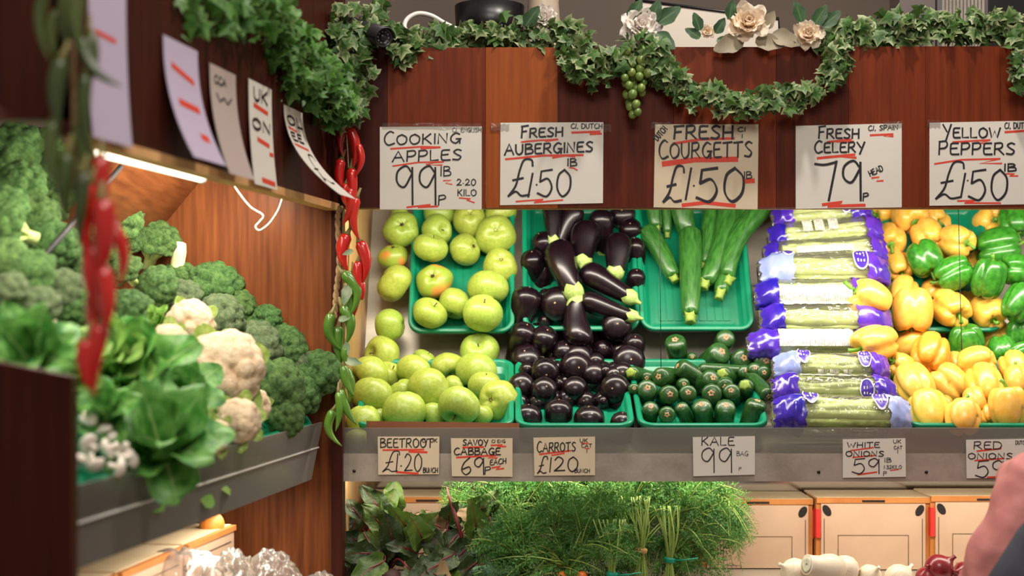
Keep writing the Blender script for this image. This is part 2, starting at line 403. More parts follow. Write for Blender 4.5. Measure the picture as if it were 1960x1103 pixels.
utray(1692, 1925, 'upper mirrored green plastic tray full of yellow peppers', 634)
ltray(676, 984, 'lower green tray of cooking apples behind the cardboard strip')
ltray(986, 1216, 'lower green tray under the heaped aubergines')
ltray(1222, 1474, 'lower green tray with courgettes lying end on')
ltray(1738, 2010, 'lower green tray of yellow peppers behind the red onions card', 814)
upLeft = Vector((-.70, 0, .72))
for i, (a, b, t) in enumerate(((2.93, 3.33, 'green tray under the broccoli at the far end of the left counter'), (2.50, 2.90, 'green tray under the cauliflowers on the left counter'), (2.06, 2.47, 'green tray under the mushrooms on the left counter'))):
    tray(L(a, .014, 1.012), L(b, .014, 1.012), upLeft, .34, t)
cbd = MB().hexa([P(702,868,3.402), P(994,868,3.402), P(994,868,3.41), P(702,868,3.41), P(701,806,3.402), P(994,810,3.402), P(994,810,3.41), P(701,806,3.41)]).build('cardboard_strip', M('worn brown cardboard', (128, 76, 46), .8, (150, 96, 62), scale=12, stretch=(.2,1,1)), smooth=False)
tag(cbd, 'worn brown cardboard strip tucked behind the guard below the apples', 'cardboard')
# ---------------------------------------------------------------- produce materials
m_apple = M('green apple skin', (140, 166, 58), .4, (172, 188, 84), scale=14, detail=5, ramp=(.3,.75), coat=.15, sss=.0, rand=.06, huerand=.012, bump=.03, bscale=40)
m_blush = M('blushed apple skin', (146, 170, 60), .4, (212, 138, 66), scale=1.6, detail=2, ramp=(.5,.66), coat=.15, rand=.05)
m_calyx = M('dried calyx', (92, 66, 44), .8)
m_aub = M('aubergine skin', (15, 7, 13), .3, (28, 12, 20), scale=6, coat=.38, spec=.3, rand=.15)
m_aubcap = M('aubergine cap', (140, 172, 82), .5, (176, 196, 118), scale=30)
m_scar = M('pale scar', (196, 160, 118), .7, (150, 110, 76), scale=60)
m_courg = M('courgette skin', (26, 62, 24), .34, (44, 88, 34), scale=40, detail=6, stretch=(1,1,.25), coat=.22, rand=.12, bump=.05, bscale=90)
m_courgl = M('lit courgette skin', (34, 86, 28), .34, (62, 118, 46), scale=40, detail=6, stretch=(1,1,.2), coat=.2, rand=.1, bump=.05, bscale=90)  # lighter copy of the courgette skin, stronger light put into its colour
m_cstem = M('courgette stem', (150, 172, 70), .6, (120, 150, 56), scale=40)
m_yel = M('yellow pepper skin', (238, 178, 62), .36, (244, 194, 92), scale=7, coat=.3, rand=.03, huerand=.008)
m_orange = M('deep yellow pepper skin', (230, 152, 46), .36, (238, 170, 64), scale=7, coat=.3, rand=.03)
m_gpep = M('green pepper skin', (40, 112, 26), .3, (66, 146, 44), scale=7, coat=.4, rand=.12)
m_pstem = M('pepper stem', (92, 142, 40), .5, (120, 168, 60), scale=40)
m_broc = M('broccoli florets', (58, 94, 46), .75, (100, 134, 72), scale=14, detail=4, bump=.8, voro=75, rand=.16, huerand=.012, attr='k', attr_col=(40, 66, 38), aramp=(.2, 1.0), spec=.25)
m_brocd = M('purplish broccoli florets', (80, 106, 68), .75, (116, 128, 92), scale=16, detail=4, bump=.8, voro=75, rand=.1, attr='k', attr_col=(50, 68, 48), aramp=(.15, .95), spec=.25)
m_bstem = M('broccoli stalk', (150, 176, 92), .55, (186, 204, 128), scale=20, stretch=(1,1,.2))
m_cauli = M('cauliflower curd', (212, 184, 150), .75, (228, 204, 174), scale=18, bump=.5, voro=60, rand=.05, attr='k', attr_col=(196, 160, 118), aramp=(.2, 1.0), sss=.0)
m_cleaf = M('cauliflower leaf', (140, 176, 74), .5, (186, 208, 126), scale=9, trans=.25, attr='k', attr_col=(222, 230, 186), aramp=(.55, 1))
m_green = M('spring green leaf', (56, 122, 44), .42, (118, 172, 86), scale=7, detail=4, bump=.25, bscale=26, trans=.2, attr='k', attr_col=(196, 214, 150), aramp=(.6, 1), rand=.12)
m_lett = M('pale lettuce leaf', (112, 166, 66), .45, (160, 196, 104), scale=7, bump=.2, bscale=30, trans=.25, attr='k', attr_col=(214, 228, 170), aramp=(.6, 1), rand=.1)
m_mush = M('white mushroom', (226, 212, 198), .6, (240, 230, 220), scale=14)

# ---------------------------------------------------------------- templates (size 1 across unless noted)
rnd = random.Random(4)
def apple_mb(seed):
    r = random.Random(seed); mb = MB(); n, m = 36, 26; rings = []
    ph = [r.uniform(0, 6.28) for _ in range(4)]; am = r.uniform(.02, .05); a2 = r.uniform(.02, .06); ht = r.uniform(.40, .46)
    cl = r.uniform(0, 6.28); cd_ = r.choice([0, 0, .10])
    for i in range(m+1):
        p = math.pi*i/m; ring = []
        for j in range(n):
            t = 2*math.pi*j/n; s = max(math.sin(p), .012)
            rho = .5*s**.86*(1+.03*math.cos(p))
            lob = 1+am*math.cos(5*t+ph[0])*(.35+.65*math.sin(p/2)**2)+a2*math.cos(2*t+ph[1])*s+.03*math.cos(3*t+ph[2])
            d = abs((t-cl+math.pi) % (2*math.pi)-math.pi)
            lob *= 1-cd_*math.exp(-(d/.22)**2)*(.5+.5*math.cos(p))
            z = ht*math.cos(p)
            if z > 0: z -= .17*math.exp(-(rho/.15)**2)
            else: z += .11*math.exp(-(rho/.14)**2)+.012*math.cos(5*t+ph[0])*math.exp(-((rho-.2)/.12)**2)
            z += .03*math.cos(t+ph[3])*s
            ring.append((rho*lob*math.cos(t), rho*lob*math.sin(t), -z))
        rings.append(ring)
    mb.loft(rings, caps=(True, True)); return mb
def apple(seed, mat):
    t = tmpl_mesh('cooking_apple', apple_mb(seed), mat)
    tpart(t, 'stem', MB().tube([(0,0,-.27), (.01,.0,-.32), (.035,.01,-.40)], [.018, .015, .022], 6), m_calyx)
    cm = MB()
    for k in range(5):
        a = k*1.2566; cm.tube([(.012*math.cos(a),.012*math.sin(a),.315), (.05*math.cos(a),.05*math.sin(a),.355), (.035*math.cos(a+.4),.035*math.sin(a+.4),.395)], [.018,.014,.004], 5)
    tpart(t, 'calyx', cm, m_calyx)
    return t
APP = [apple(s, m_apple) for s in (3, 8, 12, 21, 33)]; APPB = apple(5, m_blush)

def shell(prof, bend, n=22, rib=0, nrib=10, sq=0):
    """prof: (radius, z) with z from 0 (tip) to -1; bent body."""
    rings = []
    for r, z in prof:
        off = bend*(1-((z+.5)/.5)**2)
        rings.append([Vector((r*(1+rib*math.cos(nrib*2*math.pi*j/n))*math.cos(2*math.pi*j/n)+off, r*(1+rib*math.cos(nrib*2*math.pi*j/n))*math.sin(2*math.pi*j/n), z)) for j in range(n)])
    return MB().loft(rings)
# aubergine: length 1, max diameter .46
def aubergine(bend):
    pr = [(.004, 0), (.06, -.004), (.12, -.022), (.175, -.06), (.212, -.12), (.228, -.2), (.225, -.3), (.208, -.42), (.185, -.54), (.165, -.66), (.148, -.77), (.135, -.86), (.10, -.92), (.05, -.94)]
    t = tmpl_mesh('aubergine', shell(pr, bend), m_aub)
    tpart(t, 'scar', MB().lathe([(.014, .002), (.012, .006), (.004, .004)], 8, Matrix.Translation((bend*-.0,0,0))), m_scar)
    cp = MB(); n = 20; rings = []
    for z, r, sp in ((-1.04, .03, 0), (-1.0, .034, 0), (-.955, .07, 0), (-.92, .125, 0), (-.88, .140, .015), (-.835, .150, .065)):
        ring = []
        for j in range(n):
            a = 2*math.pi*j/n; zz = z+sp*(.5+.5*math.cos(5*a)); off = bend*(1-((zz+.5)/.5)**2)
            ring.append((r*math.cos(a)+off, r*math.sin(a), zz))
        rings.append(ring)
    cp.loft(rings, caps=(True, False)); tpart(t, 'cap', cp, m_aubcap)
    return t
AUB = [aubergine(b) for b in (0, .05, .10)]
# courgette: length 1, diameter .22 (scaled across)
def courgette(bend, mat):
    pr = [(.004, 0), (.045, -.003), (.08, -.018), (.1, -.045), (.108, -.09), (.11, -.18), (.107, -.4), (.1, -.6), (.092, -.8), (.084, -.9), (.072, -.945), (.05, -.955)]
    t = tmpl_mesh('courgette', shell(pr, bend, 30, .012, 10), mat)
    sc_ = MB(); n = 20
    sc_.loft([[(r*(1+.2*math.cos(5*2*math.pi*j/n))*math.cos(2*math.pi*j/n), r*(1+.2*math.cos(5*2*math.pi*j/n))*math.sin(2*math.pi*j/n), z) for j in range(n)] for r, z in ((.034, -.003), (.026, .003), (.012, .004), (.009, -.001))])
    tpart(t, 'blossom_scar', sc_, m_scar)
    st = MB(); n = 10
    st.loft([[(r*(1+.14*math.cos(5*2*math.pi*j/n))*math.cos(2*math.pi*j/n), r*(1+.14*math.cos(5*2*math.pi*j/n))*math.sin(2*math.pi*j/n), z) for j in range(n)] for r, z in ((.066, -.94), (.05, -.965), (.044, -1.0), (.052, -1.03), (.02, -1.032))])
    tpart(t, 'stem', st, m_cstem)
    return t
COU = [courgette(b, m_courg) for b in (0, .03, .07)]; COUL = [courgette(b, m_courgl) for b in (.015, .05, .11)]
# bell pepper: width 1, height ~1.05; +Z is the stem
def pepper(seed, mat, tall=1.0):
    r = random.Random(seed); n = 48; nl = r.choice([3, 4, 4]); ph = r.uniform(0, 6); rings = []
    lobe = [r.uniform(.9, 1.06) for _ in range(nl)]; m = 24
    for i in range(m+1):
        p = math.pi*i/m; s = max(math.sin(p), .015); c = math.cos(p); ring = []
        for j in range(n):
            t = 2*math.pi*j/n; u = ((t+ph)*nl/(2*math.pi)) % nl; li = int(u) % nl; f = u-int(u)
            g = math.exp(-(min(f, 1-f)/.13)**2)
            lb = lobe[li]*math.sin(math.pi*f)**2+(lobe[li]+lobe[(li-1 if f < .5 else li+1) % nl])/2*(1-math.sin(math.pi*f)**2)
            taper = 1-.10*(c < 0)*(-c)-.02
            rho = .5*s**.62*lb*taper*(1-.15*g)
            z = .54*tall*(abs(c)**.8)*(1 if c > 0 else -1)
            q = rho/.5
            if z > 0: z -= .20*tall*math.exp(-(q/.36)**2)+.05*g*(1 if q > .3 else .3)
            else: z += .15*tall*math.exp(-(q/.34)**2)+.10*g*math.exp(-((q-.55)/.3)**2)
            ring.append((rho*math.cos(t), rho*math.sin(t), z))
        rings.append(ring)
    rings.reverse()
    t = tmpl_mesh('bell_pepper', MB().loft(rings), mat)
    st = MB(); a = r.uniform(0, 6.28)
    st.lathe([(.135, .385), (.12, .40), (.06, .415), (.02, .42)], 14)
    dx, dy = math.cos(a), math.sin(a)
    st.tube([(0,0,.39), (.01*dx,.01*dy,.50), (.05*dx,.05*dy,.60), (.12*dx,.12*dy,.68)], [.05, .042, .045, .055], 8)
    tpart(t, 'stem', st, m_pstem)
    return t
PEP = [pepper(s, m_yel, tl) for s, tl in ((1,1), (2,1.05), (3,.92), (7,1.12))]; PEPO = pepper(9, m_orange)
GPE = [pepper(s, m_gpep, tl) for s, tl in ((4,1), (6,1.1), (11,.95))]

# florets: one closed surface, deep between the buds
def crown_mb(seed, nf, fr, zmin, amp, sub, fine=220, famp=.05):
    r = random.Random(seed); bm = bmesh.new(); bmesh.ops.create_icosphere(bm, subdivisions=sub, radius=1)
    bm.verts.ensure_lookup_table(); V = np.array([v.co[:] for v in bm.verts]); F = [[v.index for v in f.verts] for f in bm.faces]; bm.free()
    def fib(n, jit, lo):
        out = []; i = 0; tot = int(n*2/(1-lo))
        for i in range(tot):
            z = 1-2*(i+.5)/tot
            if z < lo: continue
            a = i*2.39996; s = math.sqrt(1-z*z); v = Vector((s*math.cos(a)+r.uniform(-jit, jit), s*math.sin(a)+r.uniform(-jit, jit), z+r.uniform(-jit, jit))).normalized(); out.append(v[:])
        return np.array(out)
    A = fib(nf, .10, zmin); B = fib(fine, .04, zmin-.1)
    sz = np.array([r.uniform(.82, 1.15) for _ in A])*fr
    ang = np.arccos(np.clip(V@A.T, -1, 1)); b1 = np.sqrt(np.clip(1-(ang/sz)**2, 0, 1)).max(1)
    ang2 = np.arccos(np.clip(V@B.T, -1, 1)); f2 = math.sqrt(4*math.pi/(fine*2))*.75
    b2 = np.sqrt(np.clip(1-(ang2/f2)**2, 0, 1)).max(1)
    lowm = np.clip((zmin-.02-V[:, 2])/.2, 0, 1)
    R = (1-amp)+amp*b1*(1-lowm)+famp*b2*(1-lowm)
    wob = np.array([noise.noise(Vector(v)*1.4+Vector((seed, 0, 0))) for v in V])*.12
    W = V*(R+wob)[:, None]
    z = W[:, 2]; W[:, 2] = np.where(z < 0, z*.55, z*.82)
    # underside draws in to the stalk
    W[:, :2] *= (1-.55*np.clip(-V[:, 2]-.15, 0, 1))[:, None]
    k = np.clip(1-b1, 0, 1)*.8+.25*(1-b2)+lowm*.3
    return MB().add((W*.5).tolist(), F, k.tolist())
def broccoli(seed, mat, stalk=.45):
    t = empty('broccoli_head', link=False)
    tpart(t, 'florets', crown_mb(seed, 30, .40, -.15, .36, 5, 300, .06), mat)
    sm = MB(); sm.tube([(0,0,.05), (0,0,-.2), (.015,0,-.3), (.02,.01,-.3-stalk*.5)], [.22, .13, .115, .12], 12)
    for k in range(6):
        a = k*1.05; sm.tube([(.03*math.cos(a),.03*math.sin(a),-.34), (.14*math.cos(a),.14*math.sin(a),-.2), (.28*math.cos(a),.28*math.sin(a),-.02)], [.05,.05,.07], 7)
    tpart(t, 'stalk', sm, m_bstem)
    return t
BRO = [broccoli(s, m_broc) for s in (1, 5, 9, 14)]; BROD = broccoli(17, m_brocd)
def leaf_mb(Lh, W, cup, curl, wave, seed, nu=13, nv=9, frill=0, tip=.5):
    """leaf along +X from the origin, upper side +Z; k marks the rib and veins."""
    r = random.Random(seed); mb = MB(); vs = []; ks = []; ph = r.uniform(0, 6); hl = (nv-1)/2
    for i in range(nu):
        u = i/(nu-1); wd = W*(math.sin(math.pi*min(1, u**.8*.93+.07*(u > 0)))**tip if 0 < u < 1 else (.25 if u == 0 else .12))*.5
        wd = max(wd, W*.05)
        for j in range(nv):
            v = (j-hl)/hl; a = curl*u*u
            x = Lh*(u-.12*curl*u*u); z = cup*W*v*v*math.sin(math.pi*min(1, u+.15))-curl*Lh*.42*u*u
            z += wave*W*abs(v)**1.5*math.sin(u*9+ph+(2 if v > 0 else 0))+wave*.5*W*noise.noise(Vector((u*4, v*2.4, seed)))
            if frill: z += frill*W*abs(v)**3*math.sin(u*34+ph+j)
            vs.append((x, wd*v*(1+.08*math.sin(u*14+ph)), z))
            vein = 1-min(1, abs(v)/.14*(1.0)) if abs(v) < .14 else max(0, .62-4.5*abs(((u-abs(v)*.35)*5) % 1-.5))
            ks.append(max(0, vein)*(1-.3*u) if nv > 5 else 0)
    fs = []
    for i in range(nu-1):
        for j in range(nv-1):
            a = i*nv+j; fs.append((a, a+nv, a+nv+1, a+1))
    return mb.add(vs, fs, ks)
def xf(mb, mw, s=1):
    mb.v = [tuple(mw @ (Vector(q)*s)) for q in mb.v]; return mb
def cauliflower(seed, nleaf=6):
    t = empty('cauliflower', link=False)
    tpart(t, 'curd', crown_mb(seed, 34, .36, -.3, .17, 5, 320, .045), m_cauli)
    r = random.Random(seed)
    for k in range(nleaf):
        a = 2*math.pi*k/nleaf+r.uniform(-.25, .25); el = r.uniform(.75, 1.05)
        mw = Matrix.Rotation(a, 4, 'Z') @ Matrix.Translation((.2, 0, -.36)) @ Matrix.Rotation(-el, 4, 'Y')
        tpart(t, 'leaf', xf(leaf_mb(r.uniform(.5, .72), .42, .3, .35, .07, seed*10+k), mw), m_cleaf)
    return t
CAU = [cauliflower(2), cauliflower(6, 7)]
def greens(seed, mat, nl=11, open_=1.0, kind='spring_greens'):
    t = empty(kind, link=False); r = random.Random(seed)
    for k in range(nl):
        a = k*2.39996; f = k/(nl-1); el = math.radians(78-62*f*open_)
        mw = Matrix.Rotation(a, 4, 'Z') @ Matrix.Translation((.03, 0, -.15)) @ Matrix.Rotation(-el, 4, 'Y')
        tpart(t, 'leaf', xf(leaf_mb(r.uniform(.62, .82), r.uniform(.48, .62), .30, .25+.3*f, .10, seed*20+k, 15, 11), mw), mat)
    return t
GRE = [greens(1, m_green), greens(2, m_green, 10, 1.05)]; LET = [greens(5, m_lett, 12, .9, 'lettuce')]
def mushroom():
    t = empty('mushroom', link=False)
    tpart(t, 'cap', MB().lathe([(.01, .3), (.2, .27), (.38, .16), (.48, -.0), (.47, -.1), (.38, -.14), (.12, -.1)], 20), m_mush)
    tpart(t, 'stem', MB().lathe([(.14, -.1), (.13, -.3), (.16, -.5), (.13, -.52)], 14), m_mush)
    return t
MUS = mushroom()

# ---------------------------------------------------------------- placing
def put(t, loc, axis, size, label, cat, group, roll=0.0, zs=1.0, name=None):
    mw = Matrix.Translation(loc) @ rot_to(axis, roll) @ Matrix.Diagonal((size, size, size*zs, 1))
    o = copy_tree(t, mw, name); tag(o, label, cat, group); return o
def put_long(t, tip, stem, width, base_d, label, cat, group, roll=0.0, mirror=False):
    d = tip-stem; Ln = d.length; s = width/base_d
    mw = Matrix.Translation(tip) @ rot_to(d, roll) @ Matrix.Diagonal((s, s, Ln, 1))
    o = copy_tree(t, mw); tag(o, label, cat, group); return o

# apples: x, y, width, screen angle of the visible hollow, tilt to viewer, look, which end (c calyx, s stem), depth lift
UA = [(768,439,69,70,70,'hollow with dark calyx facing out','c'),(836,441,60,5,55,'hollow turned to its right','s'),(824,474,64,250,-20,'lumpy with a brown russet patch','c'),
 (841,408,58,60,-40,'','c'),(899,422,66,85,62,'pale ring round its hollow','c'),(959,408,62,-60,30,'','s'),(949,451,77,90,72,'large and pale with central hollow','c'),
 (890,478,61,200,-30,'smooth and tilted','s'),(957,510,67,80,60,'small brown hollow near its top','c'),(753,492,56,90,20,'orange blush on its top','b'),(755,542,73,150,10,'round and ribbed outside the tray','c'),
 (831,539,68,100,64,'orange blush and open hollow','b'),(933,552,77,95,-20,'broad and smooth','c'),(870,581,62,255,20,'small dark mark below','s'),(924,600,75,80,30,'cleft at its top','s'),(822,600,66,55,28,'cleft at its upper right','s'),
 (746,622,62,0,5,'tall, alone outside the tray','c'),(764,408,34,90,40,'tiny visible part only','c')]
LA = [(731,680,72,165,40,'hollow at its left side','s'),(708,716,72,200,30,'','c'),(743,722,66,60,20,'half hidden','s'),(712,756,74,80,-10,'very round','c'),(792,710,63,230,20,'','c'),(812,690,46,60,10,'half hidden','s'),
 (820,745,80,215,25,'large, dark speck, faint orange edge','c'),(856,704,64,-60,45,'hollow at its lower right','s'),(917,676,76,95,50,'highest of the heap','s'),(914,714,80,70,-15,'broad','c'),(869,742,46,30,0,'half hidden','c'),
 (774,787,80,90,-15,'low, against cardboard strip','c'),(878,777,80,250,35,'heart shaped, cleft below','s'),(954,767,77,170,58,'deep green hollow facing out','c'),(930,740,62,90,10,'pale, half hidden','s'),(768,750,54,120,0,'hidden behind two others','c'),
 (695,806,66,90,0,'low beside the chilli string','c'),(724,800,46,90,0,'barely visible','c'),(829,797,52,200,20,'dark and half hidden','s'),(921,794,42,90,0,'barely visible','s'),(686,848,58,250,40,'seen through the clear guard','c')]
def apples(lst, where, rows, lower):
    od = ordinals(lst, rows)
    Ys = []
    for i, (x, y, wpx, ang, tilt, look, end) in enumerate(lst):
        Y = fY(y); 
        if not lower and i in (9, 10, 16, 17): Y = fY(y)+.015
        if lower:
            if 'hidden' in look or 'barely' in look: Y += .045
            if i == 20: Y = 3.455
        Ys.append(Y)
    Ys = relax([(e[0], e[1], Y, e[2]/FPX*Y/2) for e, Y in zip(lst, Ys)])
    for i, (x, y, wpx, ang, tilt, look, end) in enumerate(lst):
        Y = Ys[i]; w = wpx/FPX*Y; t = APPB if end == 'b' else APP[i % 5]
        ax = axis_from(ang, tilt); ax = -ax if end == 's' else ax
        lab = 'green cooking apple'+(', '+look if look else '')+', '+where+' '+od[i]
        put(t, P(x, y, Y), ax, w*1.02, lab, 'apple', 'cooking apples in the two green trays', roll=i*1.7)
apples(UA, 'mirrored tray', [425, 462, 500, 558, 590], False)  # upper apples are a mirror image, modelled as solid fruit
apples(LA, 'lower tray', [695, 728, 765, 790, 820], True)

# aubergines: tip x,y, stem x,y, width px, depth of the stem behind the tip (None: lies on the heap), look
AU = [(1057,380,1058,428,34,None,'cap hanging down'),(1104,390,1086,432,40,-.01,'cap hanging down'),(1150,400,1152,455,44,.02,'upright and dark'),(1206,428,1208,470,40,.10,'blunt end out'),(1190,402,1195,430,46,.1,''),
 (1031,448,1052,485,42,.03,''),(1018,482,1026,540,44,.06,'blunt end out'),(1083,476,1082,420,26,.04,'narrow'),(1066,466,1108,580,54,None,'big, brown black, leaning'),(1045,498,1030,580,44,.03,'partly hidden'),
 (1126,428,1116,506,52,None,'green cap below'),(1117,434,1122,470,26,.05,'small'),(1186,452,1176,536,48,None,'upright'),(1214,456,1220,520,35,.04,'slim'),(1219,518,1213,568,34,.06,'short'),
 (1113,515,1222,579,45,None,'lying, green cap to the right'),(1112,570,1226,610,37,None,'lower of two lying ones'),(1014,550,990,640,52,.02,'tall'),(1062,580,1082,590,62,.13,'large blunt end out'),(1043,560,1050,600,30,.1,'mostly hidden'),
 (1116,662,1107,578,50,None,'standing, cap on top'),(1182,620,1176,640,54,.13,'round blunt end out'),(1009,622,988,675,46,.05,''),(1048,632,1030,680,48,.06,''),(1044,610,1040,640,28,.1,'small'),(1080,625,1078,665,32,.08,'dark'),
 (1004,672,1014,720,54,.08,''),(1084,660,1074,710,44,.08,''),(1104,680,1112,700,52,.12,''),(1108,704,1084,706,56,.12,'broad'),(1046,718,1036,700,50,.12,'wrinkled tan end'),(1055,692,1060,715,26,.1,'small'),(1010,702,1004,735,30,.09,''),
 (1140,685,1138,720,34,.1,''),(1208,688,1194,700,58,.11,'big'),(1192,712,1188,730,44,.10,''),(1160,708,1156,730,28,.1,'reddish small'),(1138,706,1134,745,46,.09,''),(1175,712,1178,745,38,.09,''),(1172,744,1192,752,54,.12,'round'),
 (996,730,1004,760,48,.09,''),(1046,740,1030,765,48,.09,''),(1100,732,1100,770,46,.07,'pointed'),(1069,732,1068,750,26,.1,'small'),(1012,768,1006,810,50,.06,'tall front'),(1070,758,1066,810,50,.05,'tall front'),(1127,772,1130,805,54,.07,'front'),
 (1156,766,1150,790,26,.1,'small'),(1192,784,1186,805,42,.08,'reddish front'),(1216,645,1212,690,38,.06,''),(1164,655,1160,700,36,.08,'dark')]
od = ordinals(AU, [445, 500, 565, 600, 655, 700, 735, 765])  # upper aubergines stand for the reflected heap, modelled as solid fruit
for i, (tx, ty, sx, sy, wpx, dY, look) in enumerate(AU):
    Y = fY(ty)-.03 if ty < 655 else fY(ty)-.005
    if look in ('small', 'partly hidden', 'mostly hidden', 'dark', 'narrow'): Y += .05
    if ty > 690: Y -= .022
    if 'front' in look: sy += 60; ty += 7; dY *= .5
    tip = P(tx, ty, Y)
    stem = P(sx, sy, fY(sy)-.035) if dY is None else P(sx, sy, Y+dY)
    if (tip-stem).length < .14: stem = tip+(stem-tip).normalized()*.15
    if dY is None and look != 'cap hanging down' : stem = stem
    put_long(AUB[i % 3 if dY is None else 0], tip, stem, wpx/FPX*Y*1.12, .456, 'glossy dark aubergine'+(', '+look if look else '')+', '+od[i]+' of heap', 'aubergine', 'aubergines in the heap', roll=i*2.1)

r = random.Random(12); k = 0
for yy in (640, 672, 704, 736, 766):
    for xx in range(1000, 1216, 31):
        x_, y_ = xx+r.uniform(-7, 7), yy+r.uniform(-6, 6); Y = fY(y_)+.04; tip = P(x_, y_, Y)
        o = put_long(AUB[0], tip, tip+Vector((r.uniform(-.04, .04), .14, -.03)), .058, .456, 'dark aubergine deep in the gaps of the heap, almost hidden by those in front', 'aubergine', 'aubergines half hidden deep in the heap', roll=k); k += 1
# courgettes lengthwise in the upper tray, a reflection built solid: blossom x,y stem x,y width
CU = [(1236,436,1292,536,38,.0,'leaning right at the tray edge',0),(1321,438,1321,612,44,-.02,'hanging longest over the bare tray floor',0),(1246,396,1257,440,32,.015,'end hidden by the valance, at the left',0),(1296,398,1316,452,46,.015,'dark, above the longest one',0),
 (1362,395,1347,512,32,.012,'thin, behind its neighbours',0),(1394,396,1347,548,42,-.006,'leaning left, dark stem end',1),(1424,400,1377,567,38,-.002,'with pale stem, between two curved ones',1),(1464,398,1392,540,42,-.012,'curved, at the right edge beside the celery',2),(1276,396,1277,452,24,.03,'short dark pair of tips deep in the tray',0)]
for i, (tx, ty, sx, sy, wpx, off, look, b) in enumerate(CU):
    Y = fY(ty)+off+.012; Y2 = fY(sy)+off+.012
    if sy < 460: ty -= 60; Y = fY(ty)+off+.02
    put_long(COUL[b], P(tx, ty, Y), P(sx, sy, Y2), wpx/FPX*Y, .22, 'mirrored long green courgette '+look, 'courgette', 'courgettes in the mirrored tray', roll=(math.pi if b == 2 else i*1.3))
# courgettes end on in the lower tray: scar x,y body centre x,y width px
s_ = 5.013
CL = [(510,200,545,350,42,'o','tall, above the back rim'),(1003,180,1000,255,38,'o','highest of the heap'),(965,315,880,410,46,'o',''),(1178,378,1150,430,42,'o',''),(1390,405,1380,440,42,'o','far right'),
 (85,520,170,555,36,'s','yellow green stem end out'),(240,572,280,570,26,'o','small'),(352,560,470,570,38,'o','pointing left'),(530,455,720,560,38,'o','lying across, tip to the left'),(678,370,668,400,22,'o','small'),
 (740,485,960,495,24,'o','pale, lying sideways'),(960,530,1050,565,38,'s','dried flower on its end'),(878,568,800,640,38,'o',''),(994,660,1020,640,34,'o',''),(1283,472,1270,560,28,'o','slim'),(1370,520,1370,540,30,'o',''),
 (1200,500,1150,580,30,'o','pale, half hidden'),(1180,640,1250,700,40,'s','stem end out'),(1412,748,1370,670,30,'o','pointing down'),(120,670,125,710,24,'o',''),(250,665,245,750,40,'o',''),(465,728,450,755,38,'o',''),
 (640,712,645,760,35,'o',''),(858,718,905,750,40,'o',''),(1048,690,1095,760,34,'o',''),(280,845,280,930,33,'o','front'),(435,925,450,932,33,'o','front'),(567,838,615,930,28,'o','front'),(763,822,795,920,39,'o','front'),(1000,830,1005,930,40,'o','front'),(1305,785,1270,920,42,'o','front'),(600,630,590,650,26,'o','dark, deep in the heap')]
od = ordinals([(1190+c[0]/s_, 610+c[1]/s_) for c in CL], [675, 700, 728, 764])
for i, (a, b, c, d, wpx, e, look) in enumerate(CL):
    ta, tb, ca, cb = 1190+a/s_, 610+b/s_, 1190+c/s_, 610+d/s_
    Y = fY(max(tb, (tb+cb)/2))-.012; ln = .15
    if 'deep' in look or look == 'small' or 'half' in look: Y += .03
    dx = P(ca, cb, Y)-P(ta, tb, Y); far = dx.length*2.6
    tip = P(ta, tb, Y); 
    if look == 'front': far *= 1.5; dx = dx*1.5; Y -= .02; tip = P(ta, tb, Y)
    elif tb > 690: tip = P(ta, tb, Y-.018)
    if far > ln*.95: stem = tip+dx.normalized()*ln*.95+Vector((0,.04,0))
    else: stem = tip+dx*2.6*1.0+Vector((0, math.sqrt(max(.0004, ln*ln-far*far)), 0))
    if e == 's': tip, stem = stem, tip
    put_long(COU[0], tip, stem, wpx/FPX*Y, .22, 'dark green courgette'+(', '+look if look else '')+', lower tray '+od[i], 'courgette', 'courgettes in the lower tray', roll=i*1.1)

# peppers: x, y, width, stem angle, tilt, look, lift, kind (y o g), tall
PU = [(1704,458,62,250,60,'stem facing out','y'),(1688,408,44,200,40,'curved green stem to the left','y'),(1740,414,66,-70,55,'stem facing out under the valance','y'),(1785,408,40,-60,30,'cut off by the valance','y'),(1845,406,60,-40,60,'stem hidden by the wire','y'),
 (1895,428,64,80,80,'broad stem facing out','y'),(1774,452,60,100,-50,'smooth back outward','y'),(1808,432,40,90,-40,'half hidden','y'),(1831,460,62,-30,60,'stem facing out','y'),(1718,508,52,-80,45,'stem curling left','y'),(1866,446,44,90,-40,'half hidden','y'),(1866,506,40,90,-40,'half hidden','y'),
 (1728,560,58,60,-35,'narrow, upright','y'),(1746,594,76,265,8,'largest, stem pointing down','y'),(1786,558,44,90,-40,'half hidden','y'),(1818,590,70,-60,62,'stem hanging down','y'),(1853,582,44,90,-40,'half hidden','y'),(1891,598,64,-80,55,'white stem end facing out','y'),
 (1664,573,76,150,5,'lying on the celery packs','y'),(1672,660,78,195,30,'lying on its side on the celery','y'),
 (1770,494,64,-70,20,'stem pointing down to the right','g'),(1827,524,64,-150,-20,'bright, beside another green one','g'),(1893,534,64,80,10,'pale stem tip upward','g'),(1909,476,78,10,8,'lying on its side','g'),(1945,516,62,175,20,'at the frame edge','g'),(1950,580,62,60,-10,'lying low at the frame edge','g'),(1942,424,62,-90,30,'top, curved stem','g'),
 (1752,506,44,90,-40,'mostly hidden','y'),(1800,500,44,90,-40,'mostly hidden','y')]
